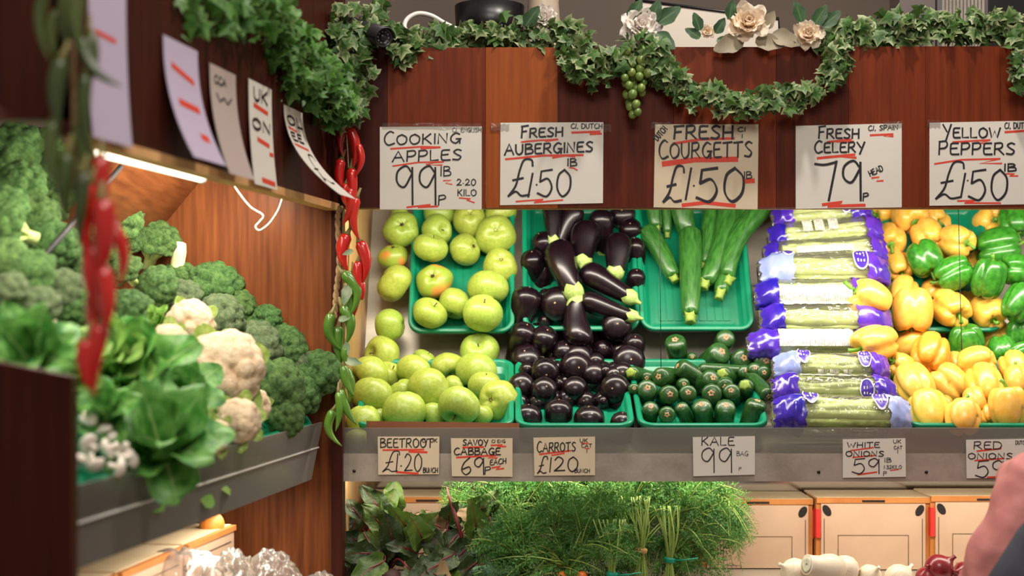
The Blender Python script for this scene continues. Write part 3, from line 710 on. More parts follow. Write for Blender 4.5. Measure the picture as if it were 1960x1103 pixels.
PL = [(1742,660,62,220,-30,'ribbed','y'),(1780,677,72,60,-40,'deep orange yellow, creased','o'),(1724,703,54,150,20,'brown tipped stem at its left','y'),(1751,738,74,100,-50,'round back outward','y'),(1818,736,72,130,-30,'long and tilted','y'),(1828,700,44,90,-40,'half hidden','y'),(1871,697,66,200,-30,'','y'),(1885,741,72,90,-45,'smooth and round','y'),
 (1942,706,58,100,-40,'','y'),(1778,790,76,100,-30,'low and wide at the front','y'),(1845,799,66,80,-30,'low at the front','y'),(1866,768,44,90,-40,'half hidden','y'),(1931,779,72,95,-5,'upright green stem on top','y'),(1950,732,54,90,-30,'beside the frame edge','y'),(1903,646,60,90,-30,'pale, behind','y'),(1817,647,44,90,-40,'half hidden','y'),(1808,778,36,90,-40,'in the gap','o'),(1891,795,34,90,-40,'in the gap','o'),
 (1851,658,66,-80,-20,'three lobed base out','g'),(1815,670,44,90,-20,'half hidden','g'),(1918,671,52,-90,40,'curved stem in front','g'),(1949,638,46,90,0,'small','g'),(1954,676,40,20,0,'narrow','g')]
def peppers(lst, where, rows, lower):
    od = ordinals(lst, rows)
    Ys = []
    for i, (x, y, wpx, ang, tilt, look, kd) in enumerate(lst):
        Y = fY(y)-.01
        if 'hidden' in look or 'gap' in look or look == 'pale, behind': Y += .055
        if kd == 'g' and not lower: Y -= .025
        if lower and kd == 'g': Y += .02
        if 'celery' in look: Y = fY(y)-.085
        Ys.append(Y)
    Ys = relax([(e[0], e[1], Y, e[2]/FPX*Y/2*1.05) for e, Y in zip(lst, Ys)], .95)
    for i, (x, y, wpx, ang, tilt, look, kd) in enumerate(lst):
        Y = Ys[i]
        t = {'y': PEP[i % 4], 'o': PEPO, 'g': GPE[i % 3]}[kd]
        col = {'y': 'yellow pepper', 'o': 'orange yellow pepper', 'g': 'green pepper'}[kd]
        if look == 'half hidden': look = 'half hidden'
        put(t, P(x, y, Y), axis_from(ang, tilt), wpx/FPX*Y*1.09, col+(', '+look if look else '')+', '+where+' '+od[i], 'pepper', ('green' if kd == 'g' else 'yellow')+' peppers '+('in the lower tray' if lower else 'in the mirrored tray'), roll=i*.9)
peppers(PU, 'mirrored heap', [432, 470, 515, 570], False)  # upper peppers are a reflection, modelled as solid fruit
peppers(PL, 'lower heap', [665, 690, 722, 760], True)

# ---------------------------------------------------------------- left heap
def heap(px, py, lift=0.0):
    """where the line of sight meets the sloping heap (45 degrees up from the front line), raised towards the customer."""
    kx, kz = (px-CX)/FPX, -(py-HY)/FPX; z0 = 1.025+lift*1.2
    a = 1.05*(-kx+.1557)-kz; c = CZ-z0+1.05*.9624
    return min(P(px, py, c/a), P(px, py, 3.33), key=lambda q: q.y)
BL = [(212,418,112,60,40,'bright head touching the sloping mirror','b',.0),(296,466,98,70,20,'side view with pale stalk showing','b',.0),(345,535,70,60,50,'small cluster under the upright cut stalk','b',-.02),(412,552,104,50,50,'at the top of the ridge against the wood','b',0),(300,552,84,110,60,'yellowish, below the stalk','b',-.01),
 (236,600,92,100,70,'bluish, behind the red chillies','b',0),(352,570,70,90,60,'grey green, above the cauliflower','d',0),(418,612,96,70,60,'purple grey beside the top cauliflower','d',0.02),(466,640,90,60,55,'loose and yellowish','b',0),(486,668,104,70,60,'dark and dense','d',.02),(546,664,84,40,50,'on the outer ridge','b',0),(510,612,58,60,50,'small on the ridge','b',-.02),
 (528,742,112,50,60,'largest, dark, with side shoots','b',.03),(568,756,92,30,50,'hanging over the tray edge','b',.01),(545,800,76,20,55,'low on the tray edge','b',0.0),(610,714,88,60,60,'alone beside the wooden post','b',.0),(238,520,70,120,50,'small, half behind the chillies','b',-.02),(262,590,60,90,60,'small and low','b',-.02),(585,700,60,60,40,'dark, between two heads','d',-.03),(455,585,70,60,40,'ridge head half hidden','b',-.03),(560,720,70,60,40,'half hidden on the ridge','b',-.03),
 (28,292,118,110,50,'mirrored heap, at the top left edge','b',0),(82,286,84,60,50,'top of the mirrored heap','b',0),(40,365,112,120,60,'mirrored heap, left edge','b',0),(96,338,96,90,60,'mirrored heap, behind green chillies','b',0.01),(118,402,92,60,50,'mirrored heap, beside dark chillies','b',0),(22,440,96,160,40,'mirrored heap beside the pale stalk','b',0),(100,470,100,60,60,'mirrored heap above the black rod','b',0),(60,530,100,110,70,'crossed by the black rod','b',0.02),(120,560,92,90,60,'dark, right of the black rod','d',0),(150,500,80,60,50,'right end of the black rod','b',0),(178,560,66,90,60,'behind the lowest red chilli','b',-.01),(20,560,80,120,50,'above the wrapped greens','d',0),(170,345,70,60,50,'dim, behind the garland','b',-.02),(8,400,96,100,50,'mirrored heap, cut by the picture edge','b',-.01),(66,418,92,80,60,'mirrored heap, middle of the cluster','b',.0),(140,312,84,70,50,'mirrored heap, just below the valance','b',-.02),(160,440,84,60,60,'mirrored heap, between chilli string and rod','b',-.01),(184,468,74,90,50,'mirrored heap, hidden by red chillies','b',-.02),(12,500,92,110,60,'lower end of the black rod','b',.0),(72,592,90,100,60,'between black rod and leafy heads','d',.0),(150,590,86,80,60,'right of the leafy head','b',.0),(200,480,80,60,50,'deep behind red chillies','b',-.02),(240,460,70,60,40,'small, upper right of the chillies','b',-.03),(190,620,70,60,50,'behind the red chilli string','b',-.01)]  # upper left heads stand for a reflection in the mirror, built solid
for i, (x, y, wpx, ang, tilt, look, kd, lift) in enumerate(BL):
    p = heap(x, y, lift); w = wpx/FPX*p.y
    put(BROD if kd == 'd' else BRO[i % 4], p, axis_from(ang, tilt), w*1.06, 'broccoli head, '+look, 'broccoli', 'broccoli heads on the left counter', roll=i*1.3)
q = heap(340, 497, .02)
t = empty('broccoli_head', link=False); tpart(t, 'stalk', MB().tube([(0,0,-.10), (0,0,-.04), (.002,0,.02), (.0,0,.038), (0,0,.042)], [.017,.0155,.0165,.015,.008], 14), M('white cut stalk', (228, 222, 190), .5, (206, 212, 150), scale=25)); 
tpart(t, 'florets', xf(crown_mb(3, 20, .46, -.15, .3, 4), Matrix.Translation((0,0,-.1)) @ Matrix.Rotation(math.pi, 4, 'X'), .09), m_broc)
o = copy_tree(t, Matrix.Translation(q) @ Matrix.Rotation(.12, 4, 'Y')); tag(o, 'upturned broccoli with white cut stalk standing upright against the wood', 'broccoli', 'broccoli heads on the left counter')
CF = [(364,622,88,60,60,'topmost cauliflower with pale leaf at its left',.03),(322,660,76,100,70,'cauliflower below the topmost one, half covered by greens',.04),(430,708,142,30,65,'largest cauliflower in the middle of the left counter',.05),(455,806,82,30,60,'low cauliflower at the tray edge under the largest one',.02),(488,778,62,10,40,'small cauliflower beside dark broccoli under the largest',.0),(414,836,62,150,60,'cauliflower end beside the cabbage leaf at the tray edge',.02)]
for i, (x, y, wpx, ang, tilt, look, lift) in enumerate(CF):
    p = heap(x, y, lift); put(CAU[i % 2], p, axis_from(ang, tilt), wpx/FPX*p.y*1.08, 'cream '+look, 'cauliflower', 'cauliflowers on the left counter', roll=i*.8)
GR = [(312,850,210,80,40,GRE[0],'broad dark green spring greens drooping over the guard',.03,'spring greens'),(262,720,190,120,50,GRE[1],'spring greens beside the cauliflowers, loose blue green leaves',.03,'spring greens'),(215,690,150,110,50,LET[0],'yellow green lettuce right of the red chillies',.02,'lettuce'),(56,682,165,80,60,GRE[0],'dark green leafy head above the near end panel',.05,'spring greens'),(150,700,120,100,60,LET[0],'pale lettuce peeping past the near end panel',.03,'lettuce'),(205,790,110,100,50,GRE[1],'small spring greens above the mushrooms',.02,'spring greens'),(345,760,130,60,60,GRE[1],'spring greens under the largest cauliflower',.01,'spring greens'),(300,620,60,120,50,LET[0],'pale leaf tuft left of the topmost cauliflower',.01,'lettuce')]
for i, (x, y, wpx, ang, tilt, t, look, lift, cat) in enumerate(GR):
    p = heap(x, y, lift); put(t, p, axis_from(ang, tilt), wpx/FPX*p.y*1.0, look, cat, 'leafy greens on the left counter', roll=i*2.2)
MS = [(170,800,40),(196,822,42),(168,850,44),(205,860,44),(235,868,46),(180,890,44),(228,896,42),(252,880,38),(150,880,40),(212,838,36),(186,778,34)]
od = ordinals(MS, [812, 845, 875])
for i, (x, y, wpx) in enumerate(MS):
    p = heap(x, y, .0); put(MUS, p, axis_from(60+i*47, 35-(i*29) % 60), wpx/FPX*p.y, 'white mushroom beside the near end panel, '+od[i], 'mushroom', 'mushrooms in the front left tray', roll=i)

for i, (Y, ln, a) in enumerate(((2.62, .13, 20), (2.80, .10, 160), (2.40, .14, 60), (2.98, .08, 100))):
    lm = leaf_mb(ln, ln*.7, .1, .2, .06, 70+i, 11, 9); d = Vector((.1557*math.cos(math.radians(a)), math.cos(math.radians(a)), math.sin(math.radians(a))*.9)).normalized(); z = Vector((1, 0, .1)); z = (z-d*d.dot(z)).normalized(); y_ = z.cross(d)
    xf(lm, Matrix(((d.x,y_.x,z.x,0),(d.y,y_.y,z.y,0),(d.z,y_.z,z.z,0),(0,0,0,1)))); o = lm.build('loose_leaf', m_lett); o.location = L(Y, .026, .945)
    tag(o, 'loose green leaf behind the clear guard, '+['under the spring greens','under the small cauliflower','beside the near end panel','below the broccoli end'][i], 'leaf')
# ---------------------------------------------------------------- celery packs
m_stalk = M('celery stalk', (176, 196, 96), .4, (214, 224, 152), scale=26, stretch=(.08, 1, 1), ramp=(.3, .7), spec=.5)
m_purple = M('printed purple film', (62, 34, 158), .22, (96, 52, 182), scale=12, coat=.5, bump=.5, bscale=22)
m_blue = M('printed blue film', (34, 24, 146), .22, (78, 44, 176), scale=12, coat=.5, bump=.5, bscale=22)
m_lilac = M('printed lilac film', (132, 148, 206), .25, (160, 172, 222), scale=12, coat=.4, bump=.4, bscale=22)
m_film = film('celery film', gloss=.05, rough=.1, bump=.7, bscale=26, haze=.07)
def print_mat(name, base, ink, sx=420, axis='X', dens=.5):
    m, nt, b = nodes(name); N = nt.nodes.new; Lk = nt.links.new
    tc = N('ShaderNodeTexCoord'); wv = N('ShaderNodeTexWave'); wv.bands_direction = axis; wv.inputs['Scale'].default_value = sx/6.28; wv.inputs['Distortion'].default_value = .6
    Lk(tc.outputs['Object'], wv.inputs['Vector']); nz = N('ShaderNodeTexNoise'); nz.inputs['Scale'].default_value = 130; Lk(tc.outputs['Object'], nz.inputs['Vector'])
    g1 = N('ShaderNodeMath'); g1.operation = 'GREATER_THAN'; g1.inputs[1].default_value = .55; Lk(wv.outputs['Fac'], g1.inputs[0])
    g2 = N('ShaderNodeMath'); g2.operation = 'GREATER_THAN'; g2.inputs[1].default_value = dens; Lk(nz.outputs[0], g2.inputs[0])
    mu = N('ShaderNodeMath'); mu.operation = 'MULTIPLY'; Lk(g1.outputs[0], mu.inputs[0]); Lk(g2.outputs[0], mu.inputs[1])
    mx = N('ShaderNodeMix'); mx.data_type = 'RGBA'; Lk(mu.outputs[0], mx.inputs[0]); mx.inputs[6].default_value = lin(base); mx.inputs[7].default_value = lin(ink)
    Lk(mx.outputs[2], b.inputs['Base Color']); b.inputs['Roughness'].default_value = .3; return m
m_print = print_mat('small print', (206, 206, 186), (140, 132, 138))
m_badge = M('badge purple', (70, 44, 156), .3, coat=.3)
m_badgew = M('badge white', (210, 206, 232), .4)
def celery(x0, x1, yc, h, rot, lft, rgt, label, strip=None, blocks=None, badges=(), seed=0):
    r = random.Random(seed); Y = fY(yc)-.045; c = P((x0+x1)/2, yc, Y); Lx = (x1-x0)/FPX*Y; H = h/FPX*Y*1.12
    root = empty('celery_pack'); root.matrix_world = Matrix.Translation(c) @ Matrix.Rotation(-math.radians(rot)*-1, 4, 'Y').inverted() @ Matrix.Rotation(-.5, 4, 'X')
    tag(root, label, 'celery', 'wrapped celery packs stacked between courgettes and peppers')
    rz, ry = H/2, max(.03, H*.62)
    def rad(u):      # u along the pack -1..1
        a = abs(u); return 1 if a < .66 else 1-.82*((a-.66)/.34)**1.5
    def surf(u, t, off=0.0):
        a = rad(u); wr = (abs(u) > .55)*.004*noise.noise(Vector((u*9, math.cos(t)*4, math.sin(t)*4+seed)))+.0018*noise.noise(Vector((u*16, t*3, seed+9)))
        ct, st_ = math.cos(t), math.sin(t); e = .75
        y = (ry*a+off+wr*1.6)*math.copysign(abs(ct)**e, ct); z = (rz*(.42*a+.58)+off+wr*1.6)*math.copysign(abs(st_)**e, st_)
        return Vector((u*Lx/2, y, z))
    def band(u0, u1, t0, t1, nu, nt_, off, name, mat, closed=False, rag=0):
        rings = []
        for i in range(nu+1):
            u = u0+(u1-u0)*i/nu
            rings.append([surf(u+(rag*math.sin(j*1.9+seed) if i in (0, nu) else 0), t0+(t1-t0)*j/nt_, off) for j in range(nt_+(0 if closed else 1))])
        return MB().loft(rings, closed=closed, caps=(False, False)).build(name, mat, root)
    k = 0
    for zz in (-.62, -.2, .22, .62):
        for yy in ((-.45, .35) if abs(zz) < .5 else (-.25,)):
            mb = MB(); pts = [Vector((Lx*.35*(-1+2*i/8), ry*yy+.003*math.sin(i*1.1+k+seed), rz*zz+.003*math.sin(i*.8+k*2+seed))) for i in range(9)]
            rr = rz*.30*r.uniform(.9, 1.1); n = 18
            rings = [[Vector((p.x, p.y+rr*(1+.07*math.cos(9*2*math.pi*j/n))*math.cos(2*math.pi*j/n)*1.1, p.z+rr*(1+.07*math.cos(9*2*math.pi*j/n))*math.sin(2*math.pi*j/n))) for j in range(n)] for p in pts]
            mb.loft(rings).build('stalk', m_stalk, root); k += 1
    band(-1, 1, 0, 2*math.pi, 30, 28, .002, 'film', m_film, True)
    band(-.97, lft[1], 0, 2*math.pi, 16, 28, .0052, 'printed_end', lft[0], True, .02)
    band(rgt[1], .97, 0, 2*math.pi, 16, 28, .0052, 'printed_end', rgt[0], True, .02)
    # front is t = pi (towards -y); top is pi/2
    if strip: band(strip[0], strip[1], math.pi*strip[2], math.pi*strip[3], 26, 8, .0048, 'nutrition_label', m_print)
    if blocks:
        for u in blocks[2]: band(u, u+.16, math.pi*blocks[0], math.pi*blocks[1], 6, 5, .0050, 'nutrition_label', m_print)
    for u, tt in badges:
        vs = []; n = 22; mb = MB()
        cen = surf(u, math.pi*tt, .0074)
        ring = [surf(u+.105*math.cos(2*math.pi*j/n), math.pi*(tt+.17*math.sin(2*math.pi*j/n)), .0074) for j in range(n)]
        mb.add([cen]+ring, [(0, 1+j, 1+(j+1) % n) for j in range(n)]); b = mb.build('badge', m_badge, root)
        wb = MB(); out = [surf(u+.115*math.cos(2*math.pi*j/n), math.pi*(tt+.185*math.sin(2*math.pi*j/n)), .0074) for j in range(n)]
        inn = [surf(u+.10*math.cos(2*math.pi*j/n), math.pi*(tt+.16*math.sin(2*math.pi*j/n)), .0079) for j in range(n)]
        wb.add(out+inn, [(j, (j+1) % n, n+(j+1) % n, n+j) for j in range(n)])
        for du in (-.045, 0, .045):
            q = [surf(u+du-.010, math.pi*(tt-.07), .0080), surf(u+du+.010, math.pi*(tt-.07), .0080), surf(u+du+.010, math.pi*(tt+.08), .0080), surf(u+du-.010, math.pi*(tt+.08), .0080)]
            wb.add(q, [(0,1,2,3)])
        wb.build('badge_mark', m_badgew, b)
    return root
celery(1476, 1668, 416, 48, 5, (m_purple, -.62), (m_blue, .52), 'wrapped celery pack at the top of the stack, under the celery price card', badges=[(.42, .95)], seed=1)
celery(1468, 1690, 450, 44, 5, (m_blue, -.72), (m_purple, .66), 'wrapped celery pack second from top with three printed label blocks', blocks=(.78, 1.06, (-.42, -.22, .02)), seed=2)
celery(1460, 1698, 486, 44, 3, (m_blue, -.78), (m_purple, .70), 'wrapped celery pack third from top with crinkled shiny film', strip=(-.5, .4, 1.0, 1.12), seed=3)
celery(1450, 1702, 524, 58, 0, (m_lilac, -.50), (m_purple, .60), 'wrapped celery pack with a wide lilac left end', badges=[(.50, .92), (-.58, .72)], seed=4)
celery(1442, 1668, 568, 50, 0, (m_blue, -.62), (m_purple, .62), 'wrapped celery pack beside the pepper lying on top, small print along its lower half', strip=(-.62, .6, .98, 1.28), blocks=(.70, .80, (-.4, -.15, .1)), seed=5)
celery(1452, 1706, 618, 58, 0, (m_blue, -.66), (m_purple, .42), 'wrapped celery pack with small print along its top edge', strip=(-.70, .38, .62, .86), seed=6)
celery(1428, 1668, 664, 48, 0, (m_purple, -.52), (m_blue, .72), 'wrapped celery pack with a broad white small print band, halfway down', strip=(-.52, .66, .72, 1.14), seed=7)
celery(1476, 1702, 708, 48, -1, (m_lilac, -.56), (m_purple, .62), 'wrapped celery pack third from the bottom of the stack', badges=[(.52, .9), (-.5, .85)], blocks=(1.14, 1.34, (-.28, -.08, .14)), seed=8)
celery(1474, 1716, 750, 46, -1, (m_purple, -.60), (m_blue, .60), 'wrapped celery pack second from the bottom with purple ends', strip=(-.56, .5, .66, .8), badges=[(.46, 1.1)], seed=9)
celery(1476, 1744, 796, 58, -1, (m_blue, -.56), (m_lilac, .62), 'wrapped celery pack at the bottom, lilac right end over the guard', badges=[(-.48, .8), (.50, .85)], seed=10)

# ---------------------------------------------------------------- handwriting
G = {'A':(.85,'0,0 .42,1 .82,0;.14,.38 .66,.4'),'B':(.72,'.04,0 .05,1;~.05,1 .5,.98 .58,.74 .08,.53;~.08,.53 .62,.48 .66,.12 .04,0'),'C':(.78,'~.72,.9 .45,1 .12,.72 .06,.3 .32,0 .78,.12'),
 'D':(.78,'.03,0 .03,1;~.03,1 .55,.92 .74,.5 .52,.08 .03,0'),'E':(.66,'~.62,.98 .15,.96 .06,.7 .05,.2 .16,.03 .66,.03;.06,.52 .52,.56'),'F':(.66,'.02,0 .1,.98;.02,.94 .68,1;.06,.5 .5,.54'),
 'G':(.8,'~.72,.88 .42,1 .1,.66 .1,.24 .42,0 .72,.3;.46,.42 .82,.42;.74,.42 .72,-.05'),'H':(.74,'.02,0 .06,1;.66,0 .68,1;.04,.48 .67,.5'),'I':(.14,'.06,0 .08,1'),'K':(.7,'.03,0 .05,1;.62,1 .06,.44;.2,.52 .66,0'),
 'L':(.6,'.04,1 .04,.03 .58,.05'),'M':(.9,'0,0 .12,1 .44,.3 .76,1 .88,0'),'N':(.74,'.02,0 .06,1 .64,.02 .68,1'),'O':(.8,'~.42,1 .1,.8 .05,.35 .3,.02 .68,.2 .74,.7 .42,1'),'P':(.66,'.02,0 .06,1;~.03,.97 .52,1 .62,.72 .44,.5 .08,.45'),
 'R':(.72,'.02,0 .06,1;~.03,.97 .52,1 .6,.75 .44,.54 .08,.48;.26,.5 .7,0'),'S':(.66,'~.62,.9 .36,1 .1,.8 .3,.55 .58,.32 .42,.04 .02,.08'),'T':(.74,'0,.95 .74,1;.36,.98 .34,0'),'U':(.7,'~.02,1 .04,.3 .3,0 .6,.25 .64,1'),
 'V':(.7,'0,1 .34,0 .7,1'),'W':(1.0,'0,1 .2,.02 .48,.7 .7,.02 .98,1'),'Y':(.74,'0,1 .36,.46;.74,1 .26,-.2'),'p':(.6,'.06,-.05 .1,.98;~.08,.95 .5,1 .56,.68 .1,.5'),
 '0':(.72,'~.4,1 .12,.78 .06,.3 .3,0 .62,.25 .66,.72 .4,1'),'1':(.2,'.02,0 .16,1'),'2':(.72,'~.08,.78 .3,1 .6,.8 .46,.45 .04,.04;.04,.05 .72,.08'),'3':(.6,'~.05,.9 .4,1 .5,.75 .2,.55;~.2,.55 .6,.4 .45,.02 0,.08'),
 '5':(.72,'.7,1 .2,.94 .14,.55;~.14,.55 .5,.66 .68,.32 .44,0 .02,.12'),'6':(.64,'~.55,1 .18,.65 .06,.25 .3,0 .58,.2 .5,.45 .12,.32'),'7':(.66,'~0,.92 .3,.9 .66,.97;.66,.99 .42,0'),'9':(.62,'~.56,.82 .36,1 .08,.86 .06,.58 .3,.46 .56,.8;.57,.96 .58,0'),
 '£':(.98,'~.9,.82 .86,.98 .6,.98 .44,.7 .3,.3 .04,.02;~.04,.02 .3,.14 .5,.03 .78,.06;.2,.44 .56,.5'),'.':(.2,'.06,.30 .12,.33'),',':(.2,'.1,.1 .02,-.12'),'-':(.4,'0,.5 .4,.5'),' ':(.4,'')}
def strokes(ch):
    wd, s = G[ch]; out = []
    for st in s.split(';'):
        if not st: continue
        sm = st[0] == '~'; pts = [tuple(map(float, q.split(','))) for q in st.lstrip('~').split()]
        if sm: pts = [(v.x, v.y) for v in catmull([Vector((x, y, 0)) for x, y in pts], 7)]
        out.append(pts)
    return wd, out
class Ink:
    """strokes in the plane of a card, given where they are read in the photograph's frame."""
    def __init__(s, f, lift): s.f = f; s.lift = lift; s.mb = MB(); s.n = 0
    def line(s, pts, wpx, chisel=0.0):
        n = len(pts)
        if n < 2: return
        s.n += 1; vs = []
        for i, (x, y) in enumerate(pts):
            x0, y0 = pts[max(0, i-1)]; x1, y1 = pts[min(n-1, i+1)]; dx, dy = x1-x0, y1-y0; l = math.hypot(dx, dy) or 1
            nx, ny = -dy/l, dx/l; hw = wpx/2*((1-chisel)+chisel*1.5*abs(nx*.5-ny*-.87))
            if i in (0, n-1): x += (dx/l)*wpx*.3*(-1 if i == 0 else 1); y += (dy/l)*wpx*.3*(-1 if i == 0 else 1)
            vs += [s.f(x+nx*hw, y+ny*hw, s.lift+s.n*2e-6+i*1.2e-5), s.f(x-nx*hw, y-ny*hw, s.lift+s.n*2e-6+i*1.2e-5)]
        s.mb.add(vs, [(2*i, 2*i+1, 2*i+3, 2*i+2) for i in range(n-1)])
    def text(s, t, x0, x1, yb, h, wpx, rot=0, slope=0, first=1.0, chisel=0.15):
        tot = sum(G[c][0]+.16 for c in t)-.16; kx = (x1-x0)/tot; x = x0; a = math.radians(rot)
        for q, c in enumerate(t):
            wd, sts = strokes(c); hh = h*(first if q == 0 else 1)
            for st in sts:
                pts = []
                for u, v in st:
                    X, Yy = x+u*kx, yb-v*hh-slope*(x+u*kx-x0)
                    if rot: dx, dy = X-x0, Yy-yb; X, Yy = x0+dx*math.cos(a)+dy*math.sin(a), yb-dx*math.sin(a)+dy*math.cos(a)
                    pts.append((X, Yy))
                s.line(pts, wpx, chisel)
            x += (wd+.16)*kx
m_ink = M('black marker ink', (26, 20, 28), .5); m_red = M('red marker ink', (214, 62, 40), .5); m_redl = M('pale red marker ink', (226, 110, 84), .5)
m_card = M('white card', (214, 208, 198), .55, (222, 217, 208), scale=3); m_cream = M('cream card', (206, 188, 160), .55, (216, 200, 174), scale=3)
m_tape = film('sticky tape', gloss=.02, rough=.2, bump=.2, bscale=30, haze=.02)
def sign(corners, Y, label, texts, reds, mat=m_card, group='large price cards on the back valance', tapes=(), redm=m_red):
    f = lambda x, y, l=0: P(x, y, Y-l)
    a, b, c, d = corners; th = .0012
    root = empty('price_card', P((a[0]+c[0])/2, c[1], Y)); tag(root, label, 'price card', group)
    inv = Vector(root.location)
    def done(mb, name, mt):
        mb.v = [tuple(Vector(q)-inv) for q in mb.v]; return mb.build(name, mt, root, smooth=False)
    q = [f(*d), f(*c), f(c[0], c[1], -th), f(d[0], d[1], -th), f(*a), f(*b), f(b[0], b[1], -th), f(a[0], a[1], -th)]
    done(MB().hexa(q), 'card', mat)
    k = Ink(f, .0005); 
    for t in texts: k.text(*t[:5], t[5]*(.62 if group == gl else .72), **(t[6] if len(t) > 6 else {}))
    done(k.mb, 'lettering', m_ink)
    if reds:
        for wpx, pts in reds: k = Ink(f, .0003); k.line(pts, wpx, .1); done(k.mb, 'red_underline', redm)
    for x0, y0, x1, y1 in tapes:
        mb = MB(); n = 8
        mb.add([f(x0+(x1-x0)*i/n, yy+1.5*math.sin(i*2.3+x0), .0008+.0006*math.sin(i*3.1)) for i in range(n+1) for yy in (y0, y1)], [(2*i, 2*i+1, 2*i+3, 2*i+2) for i in range(n)])
        done(mb, 'tape', m_tape)
    return root
YS = YV-.0022
def zz(x0, x1, y, a=3): return [(x0+(x1-x0)*.05, y+1), (x1, y-a*.6), (x0+(x1-x0)*.45, y+a*.7), (x1*.96+x0*.04, y+a)]
T = dict; gl = 'small price cards on the steel counter band'
sign([(727,243),(922,242),(922,401),(727,401)], YS, 'white price card reading Cooking Apples 99p', [('COOKING',735,882,278,19,4.2,T(first=1.35,slope=.03)),('APPLES',751,884,310,20,4.2,T(slope=.03)),('99',757,836,392,74,5.4),('IB',843,863,337,18,3.4),('2.20',874,911,355,12,2.8),('KILO',876,912,375,12,2.8),('p',838,853,392,18,3.6),('C1, ENGLISH',866,921,253,8,1.6)],
 [(3.4,[(748,285),(806,281),(842,282)]),(4,[(806,284),(842,282)]),(3,[(752,318),(800,311),(850,310),(815,315),(846,316)]),(2.6,[(849,346),(864,345),(853,351),(865,353)]),(2.6,[(879,379),(901,381),(893,383),(908,388)]),(3.4,[(779,397),(824,392),(800,397),(838,395)])], tapes=[(732,236,920,247)])
sign([(958,235),(1155,234),(1154,389),(957,393)], YS, 'white price card reading Fresh Aubergines 1.50 pounds', [('FRESH',998,1078,264,17,5,T(first=1.35,slope=.04)),('AUBERGINES',966,1135,297,19,5,T(slope=.04,first=1.1)),('£',971,1024,377,72,5.6),('1',1010,1022,377,45,5.4),('.',1025,1030,360,20,4),('50',1028,1094,376,51,5.6),('IB',1086,1104,318,14,3.8),('C1, DUTCH',1093,1153,246,9,2.6)],
 [(3.2,[(998,272),(1030,269),(1068,267)]),(4,[(1044,270),(1066,267)]),(4,[(968,305),(1040,298),(1116,297)]),(3.6,[(1058,302),(1084,298),(1100,300)]),(2.8,[(1090,321),(1098,322),(1105,326)]),(4.4,[(1095,254),(1148,252)]),(4,[(1130,257),(1151,256)]),(3.2,[(988,386),(1040,382),(1022,388),(1077,383)])], tapes=[(940,236,975,250),(1140,238,1170,252)])
sign([(1254,238),(1452,238),(1450,401),(1251,397)], YS, 'cream price card reading Fresh Courgetts 1.50 pounds in bold strokes', [('FRESH',1290,1404,266,25,6,T(chisel=.3)),('COURGETTS',1261,1440,304,29,5.2,T(chisel=.45,slope=.02,first=1.2)),('£',1268,1313,388,70,6,T(chisel=.5)),('1',1311,1326,382,60,6,T(chisel=.4)),('.',1326,1331,362,20,4),('50',1332,1426,386,64,7.4,T(chisel=.45)),('IB',1424,1439,342,13,3.2),('DUTCH',1259,1288,270,11,3.2,T(rot=50)),('CI',1412,1427,252,8,2.8),('I',1419,1422,264,7,2.6)],
 [(5,[(1289,275),(1340,267),(1405,265)]),(10,[(1270,314),(1330,306),(1410,305)]),(9,[(1424,347),(1442,346)]),(7,[(1307,393),(1350,388),(1406,394)])], mat=m_cream, tapes=[(1246,234,1285,246)])
sign([(1523,241),(1726,236),(1726,397),(1523,400)], YS, 'white price card reading Fresh Celery 79p', [('FRESH',1567,1645,265,18,5,T(first=1.3)),('CELERY',1559,1655,293,19,5,T(first=1.2,slope=.02)),('79',1560,1650,384,76,6.5),('p',1651,1662,384,14,4),('HEAD',1666,1694,338,11,3.2,T(rot=25)),('C1, SPAIN',1662,1719,250,9,2.6,T(slope=.03))],
 [(4,[(1584,272),(1630,267),(1602,272),(1633,271)]),(5,[(1565,303),(1637,296),(1612,301),(1638,302)]),(3.6,[(1669,341),(1683,339),(1678,347),(1690,346)]),(4,[(1666,259),(1710,257),(1692,261),(1709,261)]),(6,[(1575,392),(1612,387),(1584,395),(1655,393)])], tapes=[(1690,232,1728,244)])
sign([(1779,235),(1976,231),(1976,391),(1779,394)], YS, 'white price card reading Yellow Peppers 1.50 pounds', [('YELLOW',1805,1915,264,19,4.8,T(first=1.35)),('PEPPERS',1797,1943,296,22,4.8,T(first=1.15)),('£',1789,1850,382,72,5.4),('1',1838,1850,378,46,5.4),('.',1850,1855,352,20,3.6),('50',1853,1930,383,58,6),('IB',1922,1945,328,14,4.4),('C1, DUTCH',1923,1974,246,11,2.8)],
 [(3.4,[(1824,272),(1896,268),(1870,275),(1898,274)]),(3.4,[(1789,314),(1840,306),(1915,304),(1874,313),(1917,313)]),(3,[(1926,333),(1942,333),(1932,337),(1948,337)]),(4.4,[(1924,253),(1974,250)]),(3.4,[(1833,385),(1868,384),(1846,389),(1915,389)])], tapes=[(1775,230,1800,244)])
YL = 3.3845; gl = 'small price cards on the steel counter band'; YL2 = 3.3800
sign([(723,836),(841,836),(840,908),(724,909)], YL2, 'small cream price card reading Beetroot 1.20 pounds bunch', [('BEETROOT',728,829,857,17,3.6),('£',731,768,904,40,3.4),('1.20',758,808,903,34,3.6),('BUNCH',810,838,905,9,2.8),('C1 UK',808,837,847,7,2.4)], [(3.2,[(733,862),(811,861)]),(4,[(783,865),(817,866)]),(4,[(759,904),(800,907)])], mat=m_cream, group=gl)
